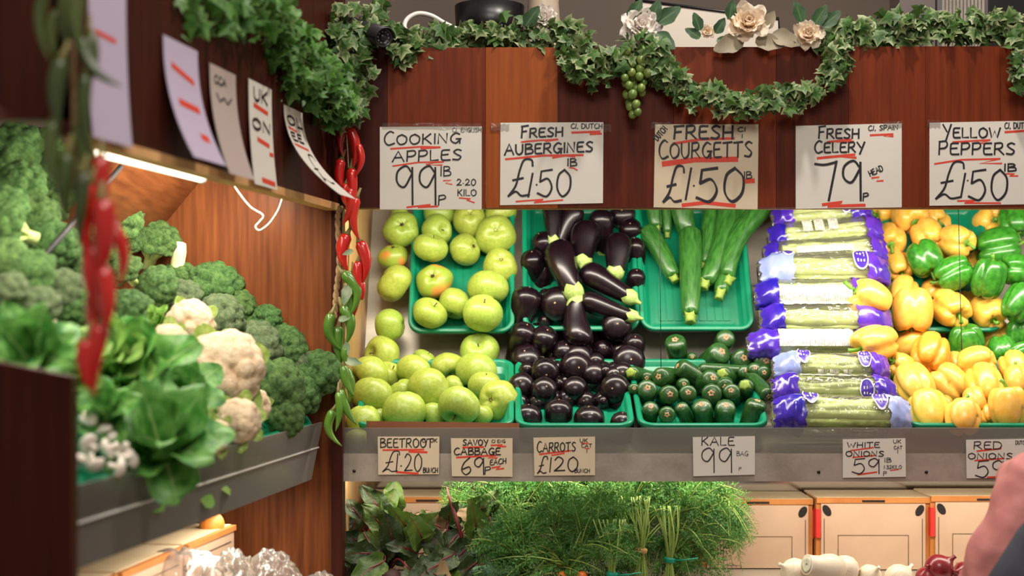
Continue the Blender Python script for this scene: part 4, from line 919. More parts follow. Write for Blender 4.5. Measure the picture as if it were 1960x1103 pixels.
sign([(863,839),(981,839),(981,913),(865,912)], YL2, 'small price card reading Savoy Cabbage 69p each', [('SAVOY',886,934,853,11,3.6),('CABBAGE',869,958,871,13,3.8),('69',882,927,909,33,4),('p',927,939,908,14,3.2),('EACH',938,969,891,10,3,T(slope=.12)),('C1 ENG',941,967,848,6,2)], [(3.6,[(886,857),(925,856)]),(3.4,[(874,876),(950,872),(932,877),(951,877)]),(3,[(940,853),(962,852),(952,855),(968,855)]),(3.2,[(942,896),(958,893),(949,899),(964,897)])], mat=m_cream, group=gl)
sign([(1021,838),(1139,836),(1139,910),(1023,911)], YL2, 'small cream price card reading Carrots 1.20 pounds bunch', [('CARROTS',1028,1102,866,17,3.6,T(first=1.2,slope=.03)),('£',1028,1050,907,33,3.6),('1',1052,1056,904,28,3.6),('20',1060,1107,903,28,4,T(first=1.0)),('BUNCH',1100,1129,905,7,2.2),('UK',1110,1125,847,7,2.2),('CAT',1113,1133,857,7,2.2),('I',1122,1125,867,7,2)], [(3.2,[(1033,870),(1092,863)]),(2.6,[(1056,872),(1080,868)]),(2,[(1113,849),(1126,849)]),(2,[(1120,859),(1128,859)])], mat=m_cream, group=gl)
sign([(1326,837),(1445,835),(1445,909),(1327,912)], YL2, 'small white price card reading Kale 99p bag', [('KALE',1343,1406,853,16,3.2),('99',1342,1402,905,47,3.6),('BAG',1410,1432,873,9,1.6),('p',1414,1419,901,6,1.4)], [], group=gl)
sign([(1613,841),(1733,839),(1734,913),(1613,915)], YL2, 'small pinkish price card reading White Onions 59p', [('WHITE',1622,1684,857,10,3),('ONIONS',1619,1692,874,10,3.2),('59',1630,1684,907,29,3.6),('IB',1693,1706,885,8,2.2),('1.32KILO',1692,1726,898,7,1.8),('p',1690,1697,911,8,2),('UK',1710,1725,849,7,2),('CAT',1711,1727,860,6,2),('I',1717,1720,868,7,2)], [(2.6,[(1628,863),(1672,857)]),(2.6,[(1632,876),(1676,872)]),(3,[(1642,909),(1678,904)]),(2,[(1704,901),(1720,899)])], mat=m_card, group=gl)
sign([(1849,842),(1968,840),(1968,914),(1850,916)], YL2, 'small pinkish price card reading Red Onions 59p beside the pink jacket', [('RED',1864,1918,860,14,3.2),('ONIONS',1853,1938,879,11,3.2),('59',1866,1922,914,32,3.8),('IB',1928,1940,892,8,2),('DUTCH',1944,1966,851,7,2)], [(3,[(1870,864),(1916,859)]),(2.8,[(1866,882),(1922,878)]),(3,[(1890,914),(1912,913)])], mat=m_card, group=gl)

# cards on the left valance: x at near and far edge, y top and bottom there, curl
m_cardl = M('lilac-shaded white card', (190, 176, 200), .5); m_cardg = M('shade-tinted card', (178, 162, 156), .6)  # grey and lilac tints put the dim light on these cards into their colour
def vY(px): return .9324/(.1557-(px-CX)/FPX)
def side_card(xa, xb, yta, ybt, curl, label, mat, ink, reds=(), topslope=0):
    Ya, Yb = vY(xa), vY(xb); zt_ = CZ-(yta-HY)/FPX*Ya; zb_ = CZ-(ybt-HY)/FPX*Ya
    root = empty('price_card', L(Ya, -.036, zb_)); tag(root, label, 'price card', 'curling price cards on the left valance'); inv = Vector(root.location)
    def f(u, v, l=0):    # u across towards the counter's far end, v downwards
        return L(Ya+(Yb-Ya)*u, -.034-curl*v**2.2-l, zt_+(zb_-zt_)*v)-inv
    mb = MB(); nu, nv = 4, 14
    for l in (0, -.001): mb.add([f(i/nu, j/nv, l) for i in range(nu+1) for j in range(nv+1)], [((i*(nv+1)+j), (i+1)*(nv+1)+j, (i+1)*(nv+1)+j+1, i*(nv+1)+j+1) for i in range(nu) for j in range(nv)])
    mb.build('card', mat, root)
    k = Ink(lambda x, y, l: f(x, y, l), .0008)
    if ink:
        for t in ink: k.text(*t[:6], **(t[6] if len(t) > 6 else {}))
        k.mb.build('lettering', m_ink, root)
    if reds:
        for wpx, pts in reds: k = Ink(lambda x, y, l: f(x, y, l), .0006); k.line(pts, wpx, 0); k.mb.build('red_underline', m_red, root)
side_card(160, 236, -60, 262, .01, 'blurred lilac-shaded white card behind the near chilli string', m_cardl, [], [(.03,[(.2,.35),(.7,.36)])])
side_card(308, 374, 66, 300, .05, 'blurred lilac-shaded white card with three red marks, second along the left valance', m_cardl, [], [(.05,[(.2,.22),(.8,.30)]),(.06,[(.25,.52),(.8,.54)]),(.06,[(.6,.78),(.8,.79)])])
side_card(397, 447, 120, 332, .036, 'plain shade-tinted card with faint writing, third along the left valance', m_cardg, [('CCA',.15,.6,.16,.07,.02),('W',.2,.8,.32,.07,.02)])
side_card(472, 516, 150, 352, .012, 'white card with bold red underlines, fourth along the left valance', m_card, [('UK',.2,.8,.18,.12,.03),('ON',.1,.9,.46,.10,.03)], [(.045,[(.2,.23),(.8,.26)]),(.045,[(.3,.55),(.8,.58)]),(.04,[(.8,.66),(.95,.66)]),(.05,[(.35,.94),(.9,.95)])])
side_card(540, 576, 200, 372, .115, 'white card curling out at its bottom, next to the ivy in the corner', m_card, [('OL',.1,.9,.2,.10,.025),('EE',.1,.7,.38,.09,.025),('£',.1,.9,.85,.34,.02)], [(.03,[(.1,.24),(.5,.26)]),(.03,[(.1,.43),(.8,.45)])])
# ---------------------------------------------------------------- ivy
m_ivy = M('ivy leaf', (44, 80, 30), .5, (78, 114, 50), scale=40, trans=.12, attr='k', attr_col=(164, 172, 126), aramp=(.3, .9), spec=.4)
m_ivyd = M('dark ivy leaf', (42, 90, 28), .5, (82, 130, 46), scale=40, trans=.12, attr='k', attr_col=(112, 150, 80), aramp=(.3, 1.0), spec=.4)
m_vine = M('vine stem', (86, 92, 52), .7)
IV = [(0,-.45),(.16,-.5),(.5,-.42),(.30,-.16),(.56,.10),(.24,.16),(0,.62),(-.24,.16),(-.56,.10),(-.30,-.16),(-.5,-.42),(-.16,-.5)]
def ivy_leaf(mb, c, q, s, fold, r, var):
    vs = [Vector((0, -.12, .04))]+[Vector((x, y, -fold*abs(x)-.25*fold*max(0, y)**2+r.uniform(-.03, .03))) for x, y in IV]
    mw = Matrix.Translation(c) @ q.to_matrix().to_4x4()
    v = var*r.uniform(.2, 1.0); ks = [0]+[v]*12
    mb.add([mw @ (p*s) for p in vs], [(0, 1+i, 1+(i+1) % 12) for i in range(12)], ks)
def garland(name, path, radius, count, size, seed, label, mat, droop=.3, vines=True, part='leaves'):
    r = random.Random(seed); root = empty(name, path[0]); tag(root, label, 'ivy garland', 'artificial ivy on the stall tops'); inv = Vector(root.location)
    pts = catmull(path, 10); mb = MB(); vm = MB()
    vm.tube([p-inv for p in pts], .0035, 6)
    for i in range(count):
        t = r.random()*(len(pts)-1.001); a = int(t); c = pts[a].lerp(pts[a+1], t-a)
        rr = (radius(t/(len(pts)-1)) if callable(radius) else radius)*1.12*(.75+.5*noise.noise(Vector((t*.55, seed, 0)))+.2)
        d = Vector((r.gauss(0, 1), r.gauss(0, .55)-.35, r.gauss(0, 1))); d = d.normalized()*rr*r.random()**.5
        p = c+d
        nrm = Vector((r.gauss(0, .7)+d.x/rr*.5, -1+r.gauss(0, .45), r.gauss(.4, .6))).normalized()
        q = Vector((0,0,1)).rotation_difference(nrm); tip = Quaternion(nrm, r.uniform(-1.1, 1.1)+math.pi if r.random() < .62 else r.uniform(0, 6.28))
        # leaf tip direction: mostly downwards
        qq = nrm.to_track_quat('Z', 'Y'); ql = qq @ Quaternion((0,0,1), (math.pi if r.random() < .6 else 0)+r.uniform(-1.2, 1.2))
        ivy_leaf(mb, p-inv, ql, size*r.uniform(.55, 1.1), r.uniform(.1, .7), r, 1.0)
        if vines and i % 3 == 0: vm.tube([c-inv, (c+p)/2-inv+Vector((0,0,.006)), p-inv], .0011, 4)
    vm.build('vine', m_vine, root); o = mb.build(part, mat, root, smooth=False); return root
garland('ivy_garland', [P(300,0,2.38), P(400,10,2.52), P(470,10,2.66), P(520,40,2.8)], .055, 190, .042, 1, 'blurred ivy garland at the top of the left valance', m_ivyd)
garland('ivy_garland', [P(505,60,2.84), P(545,105,2.92), P(590,130,3.02), P(630,170,3.12), P(648,215,3.19)], lambda t: .082-.03*t, 460, .036, 2, 'thick hanging ivy mass in the corner above the red chillies', m_ivyd)
garland('ivy_garland', [P(648,40,3.28), P(680,105,3.28), P(672,165,3.27), P(656,225,3.26)], lambda t: .05, 170, .040, 3, 'pale edged ivy hanging below the security camera', m_ivy)
garland('ivy_garland', [P(700,20,3.40), P(725,55,3.36), P(765,92,3.34), P(800,80,3.37), P(860,78,3.38), P(940,62,3.38), P(1010,72,3.38), P(1075,72,3.36), P(1120,80,3.34)], .036, 330, .040, 4, 'ivy garland lying along the top of the valance, left of the grapes', m_ivy)
garland('ivy_garland', [P(1095,95,3.33), P(1105,130,3.31), P(1150,128,3.31), P(1180,112,3.31), P(1240,92,3.31), P(1262,130,3.31), P(1285,150,3.315)], .036, 210, .038, 5, 'ivy cluster around the green grapes', m_ivy)
garland('ivy_garland', [P(1268,140,3.315), P(1300,158,3.31), P(1330,185,3.31), P(1380,190,3.31), P(1425,200,3.31), P(1470,190,3.31), P(1530,185,3.31), P(1585,150,3.31), P(1605,115,3.31), P(1590,88,3.33)], .030, 330, .036, 6, 'swag of ivy drooping over the valance between courgette and celery cards', m_ivy)
garland('ivy_garland', [P(1580,84,3.35), P(1620,70,3.37), P(1700,60,3.37), P(1760,52,3.37), P(1830,58,3.37), P(1900,52,3.37), P(1985,50,3.36)], .038, 360, .040, 7, 'ivy garland along the valance top on the right', m_ivy)
garland('ivy_garland', [P(1945,60,3.33), P(1950,105,3.31), P(1962,165,3.31)], .026, 70, .036, 8, 'short strand of ivy hanging at the right end of the valance', m_ivy)

# ---------------------------------------------------------------- flowers, grapes
m_petal = M('cream petal', (246, 226, 200), .7, (250, 238, 220), scale=20, trans=.4, attr='k', attr_col=(232, 172, 120), aramp=(.3, 1))
m_petalw = M('white petal', (240, 230, 220), .7, (248, 242, 236), scale=20, trans=.25)
m_rleaf = M('rose leaf', (38, 72, 40), .5, (58, 92, 52), scale=20, trans=.1, attr='k', attr_col=(96, 128, 80), aramp=(.5, 1)); m_rleafb = M('greyed rose leaf', (120, 108, 84), .6, (140, 128, 104), scale=20)
def flower(px, py, Y, wpx, seed, label, mat, leaves):
    r = random.Random(seed); c = P(px, py, Y); R = wpx/FPX*Y/2
    root = empty('artificial_rose'); root.matrix_world = Matrix.Translation(c) @ rot_to(Vector((r.uniform(-.3, .3), -1, .25)))
    tag(root, label, 'flower', 'cream artificial roses along the valance top')
    for ring, (n, el, ln) in enumerate(((7, .25, 1.0), (7, .7, .9), (6, 1.1, .72), (5, 1.4, .5))):
        for k in range(n):
            a = 2*math.pi*k/n+ring*.5+r.uniform(-.2, .2)
            lm = leaf_mb(R*ln, R*.85*ln, .3, -.35+r.uniform(-.3, .5), .10, seed*31+ring*9+k, 10, 9, tip=.45, frill=.07); lm.k = [max(0, (1-v[0]/(R*ln))*.8) if ring > 1 else 0.0 for v in lm.v]
            xf(lm, Matrix.Rotation(a, 4, 'Z') @ Matrix.Translation((R*.06, 0, -.12*R+ring*.08*R)) @ Matrix.Rotation(-el, 4, 'Y')); lm.build('petal', mat, root)
    for dx, dy, ln, ang, mt in leaves:
        lm = leaf_mb(ln/FPX*Y, ln*.62/FPX*Y, .12, .15, .02, seed+int(dx), 9, 7, tip=.7)
        q = root.matrix_world.inverted() @ P(px+dx, py+dy, Y-.012); d = root.matrix_world.inverted().to_3x3() @ axis_from(ang, 10)
        nrm = root.matrix_world.inverted().to_3x3() @ Vector((.1, -1, .2)); x = d.normalized(); z = (nrm-x*x.dot(nrm)).normalized(); y = z.cross(x)
        xf(lm, Matrix(((x.x,y.x,z.x,q.x),(x.y,y.y,z.y,q.y),(x.z,y.z,z.z,q.z),(0,0,0,1)))); lm.build('leaf', mt, root)
flower(1042, 36, 3.37, 52, 3, 'small white artificial rose in front of the cream vase', m_petalw, [(-36, 14, 46, 55, m_rleaf)])
flower(1226, 52, 3.33, 84, 5, 'white artificial rose above the bunch of grapes', m_petalw, [(20,-8,46,70,m_rleaf),(34,-8,52,35,m_rleaf),(30,12,48,-40,m_rleaf),(-20,-14,44,60,m_rleaf)])
flower(1432, 46, 3.34, 86, 7, 'largest cream artificial rose in front of the tilted white board', m_petal, [(-36,-10,36,80,m_rleaf),(30,10,40,60,m_rleafb),(-10,30,62,200,m_rleafb),(14,32,56,-10,m_rleafb),(46,20,58,-20,m_rleafb)])
flower(1545, 68, 3.34, 64, 9, 'cream artificial rose at the right beside the white cylinder', m_petal, [(-10,-26,42,110,m_rleaf),(14,-20,44,60,m_rleaf),(30,-18,44,40,m_rleaf)])
flower(1354, 62, 3.345, 30, 11, 'small half open cream artificial rose with leafy stem', m_petal, [(16,2,34,60,m_rleaf),(18,14,34,-20,m_rleaf),(-14,-4,36,110,m_rleaf),(-14,10,34,150,m_rleaf)])
m_grape = M('green grape', (96, 122, 52), .3, (128, 150, 72), scale=10, coat=.3, sss=.0, rand=.2, huerand=.02)
gp = empty('grape_bunch', P(1214, 85, 3.315)); tag(gp, 'bunch of artificial green grapes hanging on the valance', 'grapes'); r = random.Random(2)
gmesh = MB().ball((0,0,0), 1, 16, 12, (1,1,1.08)).mesh('grape', m_grape); pos = []
for k in range(400):
    v = r.random(); py = 92+v*128; half = (24*(1-.0*v) if v < .35 else 24-20*((v-.35)/.65)**.9)+2
    p = P(1214+r.uniform(-half, half)+(4 if v < .4 else 0), py, 3.315+r.uniform(-.022, .012))
    if all((p-q).length > .0165 for q in pos):
        pos.append(p); o = bpy.data.objects.new('grape', gmesh); C.objects.link(o); o.parent = gp; o.location = p-gp.location; s = r.uniform(.0092, .0112); o.scale = (s, s, s)
    if len(pos) >= 58: break
MB().tube([(0,0,.02), (.002,.005,-.05), (0,.004,-.14)], .002, 6).build('stem', m_vine, gp)

# ---------------------------------------------------------------- security camera
cm = empty('security_camera'); tag(cm, 'small black bullet security camera with ring of lights on the valance', 'camera')
pa, pb = P(672, 52, 3.42), P(735, 72, 3.235); ax = (pb-pa).normalized(); cm.matrix_world = Matrix.Translation(pa) @ ax.to_track_quat('Z', 'Y').to_matrix().to_4x4(); Lc = (pb-pa).length
m_cam = M('camera housing', (44, 42, 44), .35, spec=.5); m_lens = M('lens glass', (10, 10, 14), .06, coat=1)
MB().lathe([(.016, 0), (.021, .002), (.022, .01), (.022, Lc), (.019, Lc+.001), (.018, Lc-.006), (.002, Lc-.006)], 28).build('housing', m_cam, cm)
hd = MB(); n = 14; hd.loft([[Vector((rr*math.cos(a), rr*math.sin(a), z)) for a in [math.pi*(.0+1.0*j/n) for j in range(n+1)]] for z, rr in ((.01, .0245), (Lc+.012, .0245), (Lc+.012, .0232), (.01, .0232))], closed=False, caps=(False, False)); hd.build('sun_hood', m_cam, cm)
MB().lathe([(.0075, Lc-.006), (.0075, Lc-.002), (.0055, Lc-.001), (.001, Lc-.0005)], 20).build('lens', m_lens, cm)
m_led = M('led', (170, 165, 160), .2)
for k in range(10):
    a = 2*math.pi*k/10; MB().ball((.0132*math.cos(a), .0132*math.sin(a), Lc-.0045), .0017, 8, 6).build('led', m_led, cm)
MB().tube([(0,-.012,.03), (-.01,-.03,.015), (-.04,-.04,0)], .006, 8).build('bracket', m_cam, cm)
o = MB().tube(catmull([P(590,28,3.30), P(615,30,3.32), P(640,38,3.34), P(655,60,3.36), P(668,58,3.42)], 6), .0025, 6).build('camera_cable', m_vine); tag(o, 'thin grey cable running to the security camera', 'cable')
o = MB().tube(catmull([P(784,66,3.40), P(774,52,3.40), P(780,36,3.41), P(800,26,3.42), P(825,30,3.43), P(850,44,3.44), P(875,56,3.45)], 6), .0058, 8).build('cable', m_white); tag(o, 'white plastic cable arching over the ivy on the stall top', 'cable')

# ---------------------------------------------------------------- things on the stall top
def lath(name, px, Y, prof, mat, label, cat, part=None):
    b = P(px, 0, Y); root = empty(name, (b.x, Y, 1.886)); tag(root, label, cat); o = MB().lathe(prof, 36, caps=(True, False)).build(part or 'body', mat, root); return root
r_ = lath('plant_pot', 937, 3.75, [(.072, 0), (.078, .11), (.088, .112), (.092, .20), (.088, .20), (.084, .15)], m_black, 'black plastic plant pot on the stall top', 'pot')
MB().lathe([(.002, .15), (.086, .15)], 24).build('soil', m_dark, r_)
lath('vase', 1040, 3.70, [(.058, 0), (.056, .02), (.046, .12), (.04, .2), (.046, .26), (.043, .26)], M('cream glazed vase', (186, 170, 150), .4), 'cream tapered vase behind the white rose', 'vase')
lath('cylinder_tin', 1598, 4.0, [(.027, 0), (.028, .115), (.026, .117), (.002, .117)], M('grey white tin', (170, 162, 158), .3, metal=.4), 'pale cylinder standing behind the ivy on the stall top', 'tin')
wb = MB(); a, b, c, d = P(1216,100,3.62), P(1494,100,3.62), P(1490,36,3.62), P(1216,0,3.62); t = Vector((0,.02,0)); wb.hexa([a, b, b+t, a+t, d, c, c+t, d+t])
root = empty('white_board', a); tag(root, 'tilted white board behind the roses on the stall top', 'board'); wb.v = [tuple(Vector(q)-a) for q in wb.v]; wb.build('sheet', M('white board', (206, 196, 182), .5), root, smooth=False)
e_ = MB().tube([d-a, c-a, b-a], .004, 6); e_.build('edge_strip', m_black, root)
def crate(name, x0, x1, y0, Y, dep, mat, label, cat, vents=0):
    p = P(x0, y0, Y); q = P(x1, y0, Y); root = empty(name, ((p.x+q.x)/2, Y, 1.886)); tag(root, label, cat); hw = (q.x-p.x)/2
    MB().box((-hw, 0, 0), (hw, dep, p.z-1.886)).build('casing', mat, root, smooth=False)
    for k in range(vents): MB().box((-hw+.012+k*(2*hw-.02)/vents, -.003, .01), (-hw+.018+k*(2*hw-.02)/vents, .001, p.z-1.886-.008)).build('vent_slat', m_steel, root, smooth=False)
crate('metal_box', 1722, 1790, -20, 3.7, .1, M('grey metal', (120, 110, 108), .4, metal=.5), 'plain grey metal box on the stall top behind the ivy', 'box')
crate('ventilated_box', 1794, 1892, -20, 3.7, .1, M('grey vent casing', (96, 90, 92), .5), 'grey ventilated appliance with upright slats on the stall top', 'appliance', 12)
crate('black_box', 1896, 1990, -20, 3.68, .1, m_black, 'black box at the right end of the stall top', 'box')

# ---------------------------------------------------------------- chilli strings
m_chr = M('red chilli skin', (186, 22, 20), .22, (206, 40, 26), scale=8, coat=.5, rand=.1); m_chg = M('green chilli skin', (70, 112, 32), .25, (96, 136, 46), scale=8, coat=.4, rand=.12)
m_rope = M('twisted straw rope', (176, 146, 104), .85, (140, 108, 72), scale=60); m_chd = M('shaded green chilli skin', (52, 70, 30), .35, (78, 92, 40), scale=8, coat=.2, rand=.15)  # dark chilli green has the shade on the unlit near string in its colour
m_cstm = M('chilli stalk', (130, 120, 70), .7); m_sleaf = M('cloth leaf', (84, 116, 78), .7, (150, 160, 130), scale=30)
def chilli(root, x0, y0, x1, y1, wpx, Y, mat, bend=.12, seed=0):
    a, b = P(x0, y0, Y), P(x1, y1, Y-.006); d = b-a; sd = Vector((d.z, 0, -d.x)).normalized(); r = wpx/FPX*Y/2; n = 12; pts = []; rad = []
    for i in range(n+1):
        u = i/n; pts.append(a+d*u+sd*d.length*bend*math.sin(math.pi*u)-sd*d.length*bend*.7*u**3); rad.append(r*(.55 if i == 0 else (.95+.1*math.sin(u*5))*(1-u**3.2*.92)))
    inv = Vector(root.location); o = MB().tube([p-inv for p in pts], rad, 12).build('chilli', mat, root)
    s = (a-pts[1]).normalized(); MB().tube([a-inv-s*.002, a-inv+s*.006, a-inv+s*.02+Vector((.003,0,.003))], [r*.7, r*.35, r*.22], 7).build('stalk', m_cstm, o)
CH = [(662,238,652,300,16,'r',.1),(668,245,680,322,20,'r',-.1),(684,275,684,340,15,'r',-.12),(654,305,660,375,20,'r',.12),(673,322,676,410,21,'r',.0),(662,352,664,400,15,'r',.1),(650,330,656,372,14,'r',.1),(683,378,682,460,20,'r',.1),(668,360,660,432,20,'r',-.1),(665,448,660,520,24,'r',.12),(688,462,698,545,23,'r',-.1),(686,500,690,575,18,'r',.05),(676,520,680,610,16,'r',-.06),(692,540,694,575,14,'r',0),
 (656,522,682,600,22,'g',-.2),(664,560,672,615,18,'g',-.1),(655,585,668,660,22,'g',-.14),(635,600,645,672,20,'g',.16),(648,625,650,695,22,'g',.04),(658,700,675,760,18,'g',.06),(662,665,664,700,16,'g',.1),(660,705,672,772,20,'g',-.08),(652,745,680,815,18,'g',.06),(648,750,645,826,16,'g',-.05),(638,785,645,856,17,'g',.2)]
YC = 3.30
root = empty('chilli_string', P(655, 395, YC)); tag(root, 'string of red over green chillies on a straw rope at the corner post', 'chilli string')
inv = Vector(root.location); mb = MB(); pr = [P(652,396,YC+.01), P(646,420,YC+.01), P(649,500,YC+.01), P(643,560,YC+.012), P(640,610,YC+.01)]
for s in (0, math.pi):
    cp = catmull(pr, 14); mb.tube([p-inv+Vector((.0028*math.cos(i*.8+s), .0028*math.sin(i*.8+s), 0)) for i, p in enumerate(cp)], .0042, 7)
mb.build('rope', m_rope, root)
MB().tube([p-inv for p in catmull([P(662,240,YC+.01), P(668,350,YC+.01), P(668,470,YC+.01), P(662,600,YC+.01), P(655,720,YC+.01), P(650,780,YC+.01)], 8)], .0016, 6).build('twine', m_rope, root)
for i, (x0, y0, x1, y1, wpx, k, bd) in enumerate(CH): chilli(root, x0, y0, x1, y1, wpx, YC-.012-.006*(i % 3), m_chr if k == 'r' else m_chg, bd, i)
for x, y, ang, ln in ((668,545,255,34),(648,612,10,20),(660,690,-10,28),(676,480,200,18),(662,655,-80,22)):
    lm = leaf_mb(ln/FPX*YC*1.2, ln*.6/FPX*YC, .1, .1, .02, int(x), 9, 7, tip=.8); d = axis_from(ang, 5); z = Vector((0, -1, .2)); z = (z-d*d.dot(z)).normalized(); y_ = z.cross(d); q = P(x, y, YC-.032)-inv
    xf(lm, Matrix(((d.x,y_.x,z.x,q.x),(d.y,y_.y,z.y,q.y),(d.z,y_.z,z.z,q.z),(0,0,0,1)))); lm.k = [0]*len(lm.v); lm.build('leaf', m_sleaf, root)
YN = 1.86
root = empty('chilli_string', P(150, 0, YN)); tag(root, 'blurred near string of dark green and red chillies beside the dark end panel', 'chilli string'); inv = Vector(root.location)
MB().tube([p-inv for p in catmull([P(140,-60,YN+.02), P(140,150,YN+.02), P(150,400,YN+.02), P(180,620,YN+.02), P(178,760,YN+.02)], 8)], .003, 6).build('twine', m_rope, root)
CN = [(95,-40,85,120,26,'g',.1),(130,-60,128,100,40,'g',.0),(165,-50,150,110,34,'g',.1),(112,20,100,110,26,'g',.1),(150,70,225,172,24,'g',.12),(120,110,108,250,36,'g',.06),(172,60,150,200,26,'g',-.1),(165,140,168,290,28,'g',.05),(105,230,110,370,30,'g',.1),(150,240,165,350,34,'g',-.05),(130,290,128,430,36,'g',.05),(160,330,150,470,28,'g',.0),
 (192,300,195,420,34,'r',0),(172,350,168,500,40,'r',.08),(195,380,190,540,44,'r',-.05),(205,420,238,545,28,'r',-.12),(180,470,182,600,36,'r',.05),(195,510,205,640,36,'r',-.05),(180,560,185,700,34,'r',0),(195,620,175,760,40,'r',.06),(165,650,165,745,30,'r',.05)]
for i, (x0, y0, x1, y1, wpx, k, bd) in enumerate(CN): chilli(root, x0, y0, x1, y1, wpx, YN-.012*(i % 3), m_chr if k == 'r' else m_chd, bd, i)
# ---------------------------------------------------------------- cartons on the lower shelf
m_carton = M('pale carton', (190, 158, 132), .7, (202, 172, 146), scale=5); m_cedge = M('carton brown edge', (176, 106, 44), .7, (192, 124, 60), scale=14); m_cred = M('carton red print', (206, 44, 34), .55)
m_cdark = M('carton hole', (26, 18, 14), .8); m_cprint = M('carton print', (92, 74, 58), .7); m_ctop = M('carton top', (214, 190, 150), .7, (226, 206, 170), scale=8)
def carton(x0, x1, yt, Y, label, dark=False, depth=.13, grid=(1,1)):
    a, b = P(x0, yt, Y), P(x1, yt, Y); zb_ = .603; hw = (b.x-a.x)/2; h = a.z-zb_
    root = empty('cardboard_carton', ((a.x+b.x)/2, Y, zb_)); tag(root, label, 'carton', 'cardboard cartons at the back of the lower shelf')
    MB().box((-hw, .006, 0), (hw, depth, h-.004)).build('body', m_cedge, root, smooth=False)
    MB().box((-hw+.012, 0, 0), (hw-.012, .0055, h-.016)).build('front_panel', m_carton, root, smooth=False)
    MB().box((-hw, -.003, h-.014), (hw, .006, h)).build('lip', m_cedge, root, smooth=False)
    MB().box((-hw, .004, h-.0035), (hw, depth+.03, h+.001)).build('lid', m_ctop, root, smooth=False)
    MB().box((-.03, -.0036, h-.012), (.03, -.003, h-.006)).build('slot', m_cdark, root, smooth=False)
    for s in (-1, 1):
        n = 14; mb = MB(); c_ = Vector((s*(hw-.027), -.0012, h-.034)); ring = [c_+Vector((.015*math.cos(2*math.pi*j/n)*.72+.010*math.sin(2*math.pi*j/n)*s*.5, 0, .015*math.sin(2*math.pi*j/n))) for j in range(n)]
        mb.loft([ring, [q+Vector((0,.001,0)) for q in ring]]).build('hand_hole', m_cdark, root, smooth=False)
    for s in (-1, 1): MB().box((s*(hw+.0012)-.001, -.0032 if s < 0 else .002, h-.105), (s*(hw+.0012)+.001, depth*.8, h-.03)).build('red_panel', m_cred, root, smooth=False)
    MB().box((-hw-.0005, -.0042, h-.105), (-hw+.010, -.0012, h-.03)).build('red_panel', m_cred, root, smooth=False)
    mb = MB()
    def seg(u0, v0, u1, v1, t=.0007): mb.box((min(u0, u1)-t, -.0012, min(v0, v1)-t), (max(u0, u1)+t, -.0006, max(v0, v1)+t))
    u0, u1, v1 = -hw*.62, hw*.62, h-.099
    seg(u0, 0, u0, v1); seg(u1, 0, u1, v1); seg(u0, v1, u1, v1)
    for g in range(4): seg(u0+.01+g*.012, .0, u0+.01+g*.012, h-.175, .0004)
    seg(u0+.01, h-.175, u0+.046, h-.175, .0004)
    for s in (-1, 1): mb.box((s*(hw-.020)-.0010, -.0009, 0), (s*(hw-.020)+.0010, -.0005, h-.055))
    mb.build('printed_lines', m_cprint, root, smooth=False); return root
carton(706, 930, 952, 3.74, 'brown cardboard carton behind the beetroot leaves'); carton(1345, 1556, 956, 3.76, 'cardboard carton right of the carrot tops')
carton(1563, 1780, 953, 3.74, 'cardboard carton in the middle behind the white onions'); carton(1782, 2000, 950, 3.73, 'cardboard carton behind the red onions, partly behind the pink jacket')
# cartons under the left counter: faces towards the customer
def side_carton(Ya, Yb, label, i):
    root = empty('cardboard_carton'); a, b = L(Ya, .165, .642), L(Yb, .165, .642); ex = (b-a).normalized(); ey = Vector((ex.y, -ex.x, 0)); ez = Vector((0,0,1))
    root.matrix_world = Matrix(((ex.x,-ey.x,ez.x,a.x),(ex.y,-ey.y,ez.y,a.y),(ex.z,-ey.z,ez.z,a.z),(0,0,0,1))); w_ = (b-a).length; tag(root, label, 'carton', 'cartons under the left counter'); h = .155
    MB().box((-.001, .011, h-.003), (w_+.001, .2, h+.001)).build('lid', m_ctop, root, smooth=False); MB().box((0, .006, 0), (w_, .2, h-.004)).build('body', m_cedge, root, smooth=False); MB().box((.01, 0, 0), (w_-.01, .0055, h-.012)).build('front_panel', m_carton, root, smooth=False)
    MB().box((0, -.002, h-.012), (w_, .01, h)).build('lip', m_cedge, root, smooth=False)
    mb = MB()
    for k in range(7): mb.box((.04+k*.012, -.001, h-.10), (.042+k*.012, -.0004, h-.04))
    mb.box((.03, -.001, h-.034), (w_-.03, -.0004, h-.032)); mb.build('printed_lines', m_cprint, root, smooth=False)
side_carton(2.30, 2.60, 'cardboard carton under the near part of the left counter', 0); side_carton(2.62, 2.92, 'cardboard carton behind the clear bags under the left counter', 1); side_carton(2.94, 3.22, 'cardboard carton beside the end panel under the left counter', 2)
o = MB().ball((0,0,0), .028, 20, 14).build('orange_fruit', M('orange peel', (214, 120, 40), .5, (226, 140, 56), scale=20, bump=.2, bscale=200)); o.location = L(3.17, .20, .805); tag(o, 'orange fruit on top of a carton beside the end panel', 'orange')

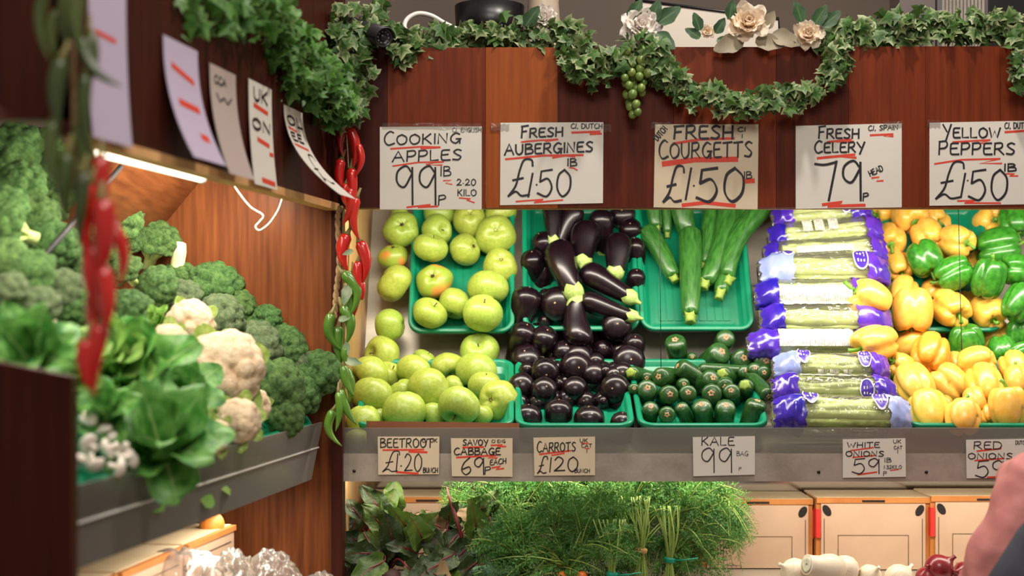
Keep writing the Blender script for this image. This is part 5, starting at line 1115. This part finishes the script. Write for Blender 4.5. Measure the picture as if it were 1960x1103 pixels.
# clear plastic bags
m_bag = film('clear plastic bag', (250, 244, 238), gloss=.07, rough=.12, bump=.25, bscale=20, haze=.13)
m_leek = M('pale bagged vegetable', (216, 200, 172), .6, (226, 212, 190), scale=12)
def bag(px, py, Y, wx, wy, wz, seed, label):
    c = P(px, py, Y)-Vector((0,0,.045)); wz += .045; bm = bmesh.new(); bmesh.ops.create_icosphere(bm, subdivisions=5, radius=1)
    for v in bm.verts:
        p = v.co.copy(); q_ = p+Vector((seed,0,0))+noise.noise_vector(p*2.1)*.25; d0 = noise.voronoi(q_*1.7)[0]; d1 = noise.voronoi(q_*3.6)[0]
        s = .74+.30*(d0[1]-d0[0])+.13*d0[0]+.12*(d1[1]-d1[0])+.03*noise.noise(p*7); v.co = p*s; v.co.x *= wx; v.co.y *= wy; v.co.z = max(v.co.z, -.55)*wz
    me = bpy.data.meshes.new('bag'); bm.to_mesh(me); bm.free(); me.materials.append(m_bag); me.polygons.foreach_set('use_smooth', [True]*len(me.polygons))
    root = empty('plastic_bag', c); tag(root, label, 'plastic bag'); o = bpy.data.objects.new('film', me); C.objects.link(o); o.parent = root
    r = random.Random(seed)
    for k in range(3):
        a = Vector((r.uniform(-.4, .4)*wx, r.uniform(-.3, .3)*wy, r.uniform(-.4, .1)*wz)); MB().ball(a, min(wx, wz)*.34, 12, 8, (1.3, 1, .8)).build('bagged_bulb', m_leek, root)
bag(352, 1100, 2.86, .125, .09, .062, 3, 'large crumpled clear plastic bag under the left counter'); bag(440, 1092, 3.02, .07, .06, .055, 5, 'clear plastic bag crumpled in front of the end panel'); bag(520, 1096, 3.10, .075, .06, .058, 8, 'shiny clear plastic bag right of the larger bags'); bag(610, 1120, 3.16, .07, .05, .036, 11, 'low clear plastic bag near the corner post')

# ---------------------------------------------------------------- beetroot
m_bleaf = M('beet leaf', (58, 86, 30), .5, (92, 118, 44), scale=18, trans=.2, bump=.9, bscale=80, attr='k', attr_col=(104, 44, 38), aramp=(.4, .9), rand=.3)
m_bleafd = M('wilted beet leaf', (118, 94, 66), .65, (146, 122, 88), scale=14, trans=.15, attr='k', attr_col=(96, 70, 50), aramp=(.6, 1)); m_bleafk = M('dark beet leaf', (34, 54, 26), .5, (56, 76, 34), scale=18, trans=.15, bump=.9, bscale=80, attr='k', attr_col=(96, 36, 38), aramp=(.4, .9))
m_bst = M('beet stem', (122, 36, 42), .4, (92, 28, 34), scale=30); m_beet = M('beetroot skin', (84, 58, 56), .7, (108, 80, 74), scale=14, bump=.2)
def beet_leaf(root, px, py, Y, ln, ang, tilt, mat, seed, roll=0.0, base=None):
    inv = Vector(root.location); d = axis_from(ang, tilt); Lm = ln/FPX*Y; lm = leaf_mb(Lm, Lm*.6, .2, .5, .13, seed, 19, 11, frill=.05, tip=.75)
    z = Vector((math.sin(roll), -1, .5+math.cos(seed)*.4)); z = (z-d*d.dot(z)).normalized(); y = z.cross(d); q = P(px, py, Y)-inv
    xf(lm, Matrix(((d.x,y.x,z.x,q.x),(d.y,y.y,z.y,q.y),(d.z,y.z,z.z,q.z),(0,0,0,1)))); o = lm.build('leaf', mat, root)
    b = base if base is not None else Vector((0,0,0)); mid = (q+b)/2+Vector((0,-.01,.03))
    MB().tube(catmull([b, mid, q, q+d*Lm*.5-z*0+z*.004], 5), [.0026]*5+[.0022]*5+[.0016]*5+[.0008], 6).build('leaf_stem', m_bst, o)
def beet(bx_, by_, Y, leaves, bulbs, label):
    root = empty('beetroot_bunch', P(bx_, by_, Y)); tag(root, label, 'beetroot', 'bunched beetroot on the lower shelf')
    rr_ = random.Random(int(bx_))
    for k in range(16): leaves.append((bx_+rr_.uniform(-62, 62), rr_.uniform(985, 1100), rr_.uniform(46, 84), rr_.uniform(0, 360), rr_.uniform(0, 50), rr_.choice([m_bleaf, m_bleafk, m_bleafk, m_bleafd] if k % 4 == 0 else [m_bleaf, m_bleafk]), rr_.uniform(-.03, .07)))
    for i, (x, y, ln, ang, tilt, m, dy) in enumerate(leaves): beet_leaf(root, x, y, Y+dy, ln, ang, tilt, m, i*3+int(bx_), .3*math.sin(i*2.1))
    for x, y, wpx in bulbs:
        q = P(x, y, Y-.05)-Vector(root.location); R = wpx/FPX*Y/2; MB().ball(q, R, 22, 16, (1, 1, .95)).build('bulb', m_beet, root)
G1, GD, GK = m_bleaf, m_bleafd, m_bleafk
beet(740, 1100, 3.52, [(735,1000,70,75,10,G1,.06),(690,1010,62,110,0,G1,.08),(700,1040,60,160,20,GK,.0),(755,1050,80,100,30,GK,-.02),(720,1060,80,170,40,GK,-.06),(790,1040,90,60,30,G1,-.03),(690,1075,70,140,30,GK,-.07),(735,1075,90,200,50,G1,-.09),(780,1085,90,-30,50,GK,-.1),(675,1020,44,80,0,GK,.05),(770,1010,60,120,10,G1,.05),(715,985,54,60,-10,G1,.10),(670,1070,60,-100,30,GK,-.04)], [(702,1094,48),(750,1108,40)], 'beetroot bunch with two visible bulbs at the side plank')
beet(850, 1105, 3.52, [(860,1020,84,150,20,GD,.02),(880,1000,60,70,0,G1,.08),(850,1010,66,60,10,GK,.04),(815,1045,84,110,40,G1,-.05),(870,1060,90,200,50,GK,-.08),(850,1075,100,-160,50,GK,-.11),(900,1050,80,30,30,GK,-.05),(820,1090,90,-20,60,GD,-.12),(905,1085,70,20,40,GK,-.08),(840,1000,60,170,0,GD,.07),(790,1020,60,40,10,GK,.05),(860,1090,100,-100,50,G1,-.1),(800,1060,70,150,30,GK,-.04)], [], 'beetroot bunch with red stems and a wilted brown leaf')
beet(930, 1100, 3.50, [(920,1000,60,150,10,GD,.02),(938,990,90,-86,20,G1,-.03),(930,1000,70,-60,10,GD,-.01),(960,1040,76,-40,30,GK,-.02),(905,1040,80,-140,30,GK,-.02),(950,1070,60,-20,40,GK,-.05),(945,1020,60,60,0,GK,.04),(915,1075,70,-150,40,GK,-.06)], [], 'beetroot bunch with a large speckled leaf hanging beside the carrot tops')
o = MB().tube([P(855,932,3.50), P(862,960,3.49), P(873,990,3.47), P(884,1030,3.45)], [.002,.0036,.0042,.0045], 8).build('beet_stem', m_bst); tag(o, 'single bare red beet stem sticking up above the leaves', 'stem')

# ---------------------------------------------------------------- carrot tops
m_frond = M('carrot frond', (50, 106, 34), .6, (94, 146, 58), scale=14, trans=.2, rand=.15); m_frst = M('frond stem', (140, 164, 78), .5); m_carrot = M('carrot skin', (222, 112, 40), .5, (206, 92, 30), scale=20, stretch=(1,1,5)); m_tie = M('green twist tie', (0, 140, 112), .35); m_band = M('rubber band', (184, 140, 84), .5)
def frond(mb, sm, p0, d, ln, droop, r):
    """a feathery leaf: curved rib, side ribs, small cut leaflets."""
    d = d.normalized(); side = d.cross(Vector((0,-1,.25))).normalized(); pts = []; n = 12
    for i in range(n+1):
        u = i/n; pts.append(p0+d*ln*u+Vector((0,-.1,-1))*droop*ln*u*u)
    sm.tube(pts[::2], [.0016]*5+[.0010, .0007], 5)
    for i in range(3, n+1):
        u = i/n; t = (pts[i]-pts[i-1]).normalized()
        for s in (-1, 1):
            l2 = ln*.34*math.sin(math.pi*min(1, (u-.16)/.84*.86+.12))*r.uniform(.7, 1.1)
            d2 = (t*.75+side*s*.9+Vector((r.gauss(0,.15), r.gauss(-.2,.25), r.gauss(0,.15)))).normalized(); q0 = pts[i]
            nn = 5; nrm = d2.cross(side*s+Vector((0,-.8,.5))).normalized()
            for j in range(1, nn+1):
                c = q0+d2*l2*j/nn+Vector((0,0,-1))*l2*.12*(j/nn)**2
                for s2 in (-1, 1):
                    d3 = (d2*.9+nrm*s2*.8+Vector((r.gauss(0,.3), r.gauss(0,.3), r.gauss(0,.3)))).normalized(); l3 = l2*.30*(1.15-.6*j/nn); wv = d3.cross(Vector((r.gauss(0,.4),-1,r.gauss(.3,.4)))).normalized()*l3*.17
                    b = c; e = c+d3*l3; m_ = c+d3*l3*.55
                    mb.add([b, m_+wv, e, m_-wv], [(0,1,2,3)])
def carrots(bx_, by_, Y, fans, seed, label, tie, ntop, band=False):
    r = random.Random(seed); root = empty('carrot_bunch', P(bx_, by_, Y)); tag(root, label, 'carrots', 'bunched carrots with feathery tops'); inv = Vector(root.location); mb = MB(); sm = MB()
    for (tx, ty, ln, ang, sp, n, dy, dr) in fans:
        for k in range(n):
            q = P(tx+r.gauss(0, sp), ty+r.gauss(0, sp*.7), Y+dy+r.uniform(-.03, .03))-inv
            frond(mb, sm, q, axis_from(ang+r.gauss(0, 26), r.gauss(15, 22)), ln/FPX*Y*r.uniform(.75, 1.2), dr*r.uniform(.5, 1.4), r)
            if k % 3 == 0: sm.tube(catmull([Vector((r.uniform(-.01,.01),0,r.uniform(.0,.02))), q*.5+Vector((0,-.02,.02)), q], 4), .0013, 5)
    mb.build('fronds', m_frond, root, smooth=False); sm.build('stems', m_frst, root)
    if tie:
        tx, ty = tie; q = P(tx, ty, Y-.05)-inv; ma = Matrix.Translation(q) @ Matrix.Rotation(.15, 4, 'Y')
        MB().lathe([(.0125, -.006), (.0145, -.004), (.0145, .004), (.0125, .006)], 16, ma).build('tie', m_band if band else m_tie, root)
        ss = MB()
        for k in range(12):
            a = k*2.4; rr = .008*math.sqrt((k+.5)/12); b = q+Vector((rr*math.cos(a), rr*math.sin(a), 0)); ss.tube(catmull([b+Vector((rr*math.cos(a)*1.5, rr*math.sin(a), -.07)), b, b+Vector((rr*math.cos(a)*2+r.gauss(0,.006), rr*math.sin(a)*2, .06)), b+Vector((rr*math.cos(a)*5+r.gauss(0,.012), .02, .13))], 4), .0019, 6)
        ss.build('stalks', m_frst, root)
        if not band: MB().tube([q+Vector((.012,-.008,0)), q+Vector((.04,-.012,.002)), q+Vector((.068,-.01,.006))], .0022, 6).build('tie_end', m_tie, root)
    for k in range(ntop):
        q = P(bx_-12+k*40, by_+2, Y-.06)-inv; MB().tube([q+Vector((0,0,.01)), q, q+Vector((.002,.03,-.004)), q+Vector((.004,.13,-.014))], [.004,.012,.014,.004], 12).build('carrot', m_carrot, root)
carrots(1085, 1103, 3.48, [(1040,1040,120,150,26,16,-.02,.25),(1100,1020,110,100,30,18,.0,.25),(1050,1080,110,190,20,10,-.05,.3),(1010,1020,90,140,26,14,.03,.3),(1120,1060,90,40,24,10,-.04,.4),(1010,1075,110,120,24,14,-.03,.3),(1120,1085,100,80,34,16,.03,.3),(1060,1110,120,100,40,16,.04,.3)], 1, 'carrot bunch at the left front with orange tips showing', (1172,1100), 2)
carrots(970, 1000, 3.60, [(950,975,90,140,26,18,.0,.2),(1000,950,90,90,30,18,.05,.2),(1050,955,90,60,30,16,.06,.2),(930,1000,70,180,14,8,-.02,.4)], 2, 'carrot tops rising behind the beetroot leaves up to the steel band', None, 0)
carrots(1228, 1060, 3.52, [(1170,1000,110,120,30,18,.02,.25),(1200,960,100,90,30,18,.06,.2),(1130,985,110,130,26,14,.0,.3),(1240,1000,90,70,24,10,.03,.3),(1190,1060,110,100,36,18,.05,.3),(1200,1100,110,90,36,16,.05,.3)], 3, 'carrot bunch tied with a tan rubber band', (1228,1054), 0, True)
carrots(1285, 1080, 3.54, [(1300,1000,110,70,28,18,.02,.25),(1290,950,100,90,34,18,.06,.2),(1315,1030,70,30,16,12,.0,.6),(1325,985,60,0,16,10,.02,.7),(1295,1060,90,90,20,14,.05,.3),(1300,1100,110,80,30,14,.05,.3)], 4, 'carrot bunch with a bright green tie sticking out to the right', (1282,1072), 0)
carrots(1370, 960, 3.62, [(1335,945,70,30,18,16,.0,.6),(1375,955,60,-20,12,16,-.02,1.0),(1398,965,76,-78,9,16,-.03,.3),(1340,960,60,0,16,10,.02,.7)], 5, 'carrot tops hanging down in front of the carton on the right', None, 0)
# kale
kr = empty('kale_leaf', P(948, 1096, 3.40)); tag(kr, 'curly dark green kale tip at the bottom between beetroot and carrots', 'kale')
km = MB(); r = random.Random(3); m_kale = M('kale', (44, 88, 52), .6, (84, 124, 80), scale=60, bump=.5, bscale=160)
for i in range(15):
    x = -.05+.1*i/14; n = 40; km_ = None
rings = []
for i in range(22):
    u = i/21; x = -.055+.11*u; rr = .017*math.sin(math.pi*(.08+.84*u))**.5; rings.append([Vector((x+.002*math.sin(j*2.1+i), (rr+.003*math.sin(j*3.3+i*1.7))*math.cos(2*math.pi*j/48), (rr+.003*math.sin(j*2.7+i*2.3))*math.sin(2*math.pi*j/48))) for j in range(48)])
km.loft(rings).build('leaf', m_kale, kr)

# ---------------------------------------------------------------- onions
m_won = M('white onion skin', (224, 206, 178), .4, (236, 222, 200), scale=8, stretch=(3,3,.4), coat=.1); m_ron = M('red onion skin', (112, 18, 30), .3, (150, 34, 46), scale=8, stretch=(4,4,.4), coat=.3, rand=.15); m_oroot = M('onion root', (170, 140, 96), .9)
def onion(mat, kind):
    t = tmpl_mesh(kind, MB().lathe([(.01,-.46),(.16,-.455),(.34,-.38),(.47,-.2),(.5,0),(.46,.18),(.34,.33),(.2,.42),(.1,.50),(.06,.60),(.075,.68),(.02,.69)], 28), mat)
    rm = MB()
    for k in range(12):
        a = k*.52; rm.tube([(.06*math.cos(a),.06*math.sin(a),-.44),(.11*math.cos(a),.11*math.sin(a),-.5),(.15*math.cos(a+.3),.15*math.sin(a+.3),-.52)], [.014,.012,.004], 5)
    tpart(t, 'root', rm, m_oroot); return t
WON, RON = onion(m_won, 'white_onion'), onion(m_ron, 'red_onion')
for x, y, wpx, ang, tl, look in ((1520,1096,56,150,20,'first from left, round and smooth'),(1616,1092,58,170,-10,'in the middle, brown root end to its right'),(1665,1104,48,60,40,'low, between two larger ones'),(1722,1108,58,40,-20,'beside the red onions')):
    put(WON, P(x, y, 3.50), axis_from(ang, tl), wpx/FPX*3.5, 'white onion on the lower shelf, '+look, 'onion', 'white onions on the lower shelf', roll=x)
oc = empty('white_onion', P(1560, 1088, 3.47)); tag(oc, 'white onion with thick cut stem pointing left, lying on top', 'onion', 'white onions on the lower shelf')
oc.matrix_world = Matrix.Translation(P(1574, 1086, 3.46)) @ rot_to(axis_from(168, 22))
MB().lathe([(.005,-.062),(.018,-.06),(.032,-.045),(.036,-.025),(.033,-.005),(.027,.01),(.025,.03),(.0255,.045),(.024,.046),(.004,.046)], 26).build('bulb', m_won, oc)
MB().lathe([(.021,.0462),(.014,.0468),(.004,.0462)], 20).build('cut_end', M('cut onion flesh', (200, 196, 170), .5, (226, 222, 204), scale=90), oc)
for x, y, wpx, ang, tl, look in ((1798,1088,56,40,10,'highest, papery tip to the right'),(1775,1106,46,100,30,'low at the left of the highest one'),(1846,1100,50,160,30,'against the pink sleeve')):
    put(RON, P(x, y, 3.50), axis_from(ang, tl), wpx/FPX*3.5, 'red onion on the lower shelf, '+look, 'onion', 'red onions on the lower shelf', roll=x)

# ---------------------------------------------------------------- child in pink at the right edge
m_pink = M('pink jacket cloth', (206, 122, 122), .7, (222, 146, 142), scale=6, bump=.9, bscale=16); m_skin = M('skin', (214, 160, 134), .5, sss=.1); m_jeans = M('dark blue trousers', (40, 46, 66), .8); m_hair = M('light brown hair', (168, 138, 112), .6, (190, 162, 136), scale=60, stretch=(1,1,.05)); m_grey = M('dark grey canvas', (66, 68, 80), .8, (78, 80, 92), scale=30)
def skin(name, verts, edges, radii, mat, parent, sub=2, root_i=0):
    me = bpy.data.meshes.new(name); me.from_pydata([tuple(v) for v in verts], edges, []); me.update(); me.materials.append(mat)
    o = bpy.data.objects.new(name, me); C.objects.link(o); o.parent = parent; md = o.modifiers.new('skin', 'SKIN'); md.use_smooth_shade = True
    for i, v in enumerate(me.skin_vertices[0].data): rr = radii[i]; v.radius = rr if isinstance(rr, tuple) else (rr, rr); v.use_root = i == root_i
    s = o.modifiers.new('subdivision', 'SUBSURF'); s.levels = s.render_levels = sub; return o
pr = empty('person', (1.022, 2.86, 0)); tag(pr, 'person in a pink padded jacket standing at the counter, mostly outside the frame', 'person')
J = [(.10,.02,.60),(.10,.01,.76),(.10,-.0,.90),(.10,-.01,.99),(.10,-.02,1.04),(.10,-.05,1.10),(.10,-.055,1.20),(.03,-.01,.93),(-.040,-.02,.79),(-.065,.09,.66),(-.10,.02,.60),(.205,-.0,.945),(.26,-.02,.80),(.24,.10,.68),(.04,.02,.56),(.03,.0,.32),(.03,.02,.06),(.03,.11,.03),(.16,.02,.56),(.17,0,.32),(.17,.02,.06),(.17,.11,.03)]
E = [(0,1),(1,2),(2,3),(3,4),(4,5),(5,6),(3,7),(7,8),(8,9),(3,11),(11,12),(12,13),(0,14),(14,15),(15,16),(16,17),(0,18),(18,19),(19,20),(20,21)]
J[10] = (-.075,.14,.63); E.append((9,10))
Rr = [.105,.10,.10,.06,.045,.075,.07,.045,.04,.034,.03,.06,.045,.034,.075,.055,.04,.035,.075,.055,.04,.035]
for hx, hv in ((10, (-.075,.14,.63)), (13, (.24,.10,.68))):
    for q_ in range(5):
        dx_ = (-.026+.013*q_) if q_ else .03; ln_ = (.045, .05, .055, .052, .042)[q_]
        n_ = len(J); J += [(hv[0]+dx_*.8, hv[1]+(.03 if q_ else .012), hv[2]-.012), (hv[0]+dx_*1.1, hv[1]+.03+ln_*.6, hv[2]-.03), (hv[0]+dx_*1.1, hv[1]+.03+ln_*.8, hv[2]-.055)]
        E += [(hx, n_), (n_, n_+1), (n_+1, n_+2)]; Rr += [.010, .008, .007]
skin('body', J, E, Rr, m_skin, pr)
skin('jacket', [(.10,.02,.56),(.10,.01,.70),(.10,0,.84),(.10,0,.93),(.11,-.01,.99),(.022,-.01,.918),(-.038,-.02,.79),(-.060,.03,.70),(-.065,.08,.665),(.21,0,.94),(.262,-.02,.80),(.245,.07,.71)], [(0,1),(1,2),(2,3),(3,4),(3,5),(5,6),(6,7),(7,8),(3,9),(9,10),(10,11)], [.145,.14,.13,.10,.06,.084,.074,.068,.05,.075,.07,.055], m_pink, pr, 4)
jk = pr.children[-1]; tx = bpy.data.textures.new('folds', 'CLOUDS'); tx.noise_scale = .07; tx.noise_depth = 1; dm = jk.modifiers.new('folds', 'DISPLACE'); dm.texture = tx; dm.strength = .022; dm.mid_level = .5; dm.texture_coords = 'LOCAL'
skin('trousers', [(.10,.02,.64),(.04,.02,.52),(.03,.01,.32),(.03,.02,.08),(.16,.02,.52),(.17,.01,.32),(.17,.02,.08)], [(0,1),(1,2),(2,3),(0,4),(4,5),(5,6)], [.125,.10,.07,.055,.10,.07,.055], m_jeans, pr)
hm = MB(); r = random.Random(1)
for k in range(46):
    a = -2.6+2.9*k/45+r.gauss(0,.05); b = Vector((.10+.075*math.cos(a), -.055+.085*math.sin(a), 1.17)); e = Vector((.10+(.105+r.uniform(-.01,.012))*math.cos(a), -.06+(.12+r.uniform(0,.02))*math.sin(a), r.uniform(.86,.93)))
    hm.tube(catmull([Vector((.10,-.05,1.285)), Vector((.10+.05*math.cos(a),-.055+.06*math.sin(a),1.26)), b, b.lerp(e,.5)+Vector((.008*math.cos(a*3),0,0)), e], 4), [.008]*8+[.010]*8+[.004], 6)
hm.build('hair', m_hair, pr)
fc = MB(); 
for s in (-1, 1): fc.ball((.10+s*.028, .014, 1.165), .009, 10, 8)
fc.build('eyes', m_white, pr); MB().ball((.10,.024,1.14), .012, 10, 8, (.8,1,1.2)).build('nose', m_skin, pr); MB().ball((.10,.014,1.112), .016, 10, 8, (1,.4,.35)).build('mouth', M('lips', (186, 100, 96), .5), pr)
bg = empty('shoulder_bag', (1.035, 2.64, .60)); tag(bg, 'dark grey canvas bag slung behind the pink jacket', 'bag')
sk = MB(); rings = []
for i, (zz_, w_, d_, xo) in enumerate(((-.0,.15,.03,-.04),(.02,.165,.035,-.03),(.10,.165,.035,-.01),(.176,.155,.035,.0),(.27,.115,.03,.02),(.33,.075,.025,.03),(.36,.03,.015,.035))): rings.append([Vector((xo+w_*math.copysign(abs(math.cos(2*math.pi*j/24))**.6, math.cos(2*math.pi*j/24)), d_*math.copysign(abs(math.sin(2*math.pi*j/24))**.6, math.sin(2*math.pi*j/24)), zz_)) for j in range(24)])
sk.loft(rings).build('pouch', m_grey, bg); MB().tube(catmull([(.02,0,.33),(.03,.04,.39),(.05,.12,.405),(.06,.22,.40)], 5), .009, 8).build('strap', m_grey, bg)
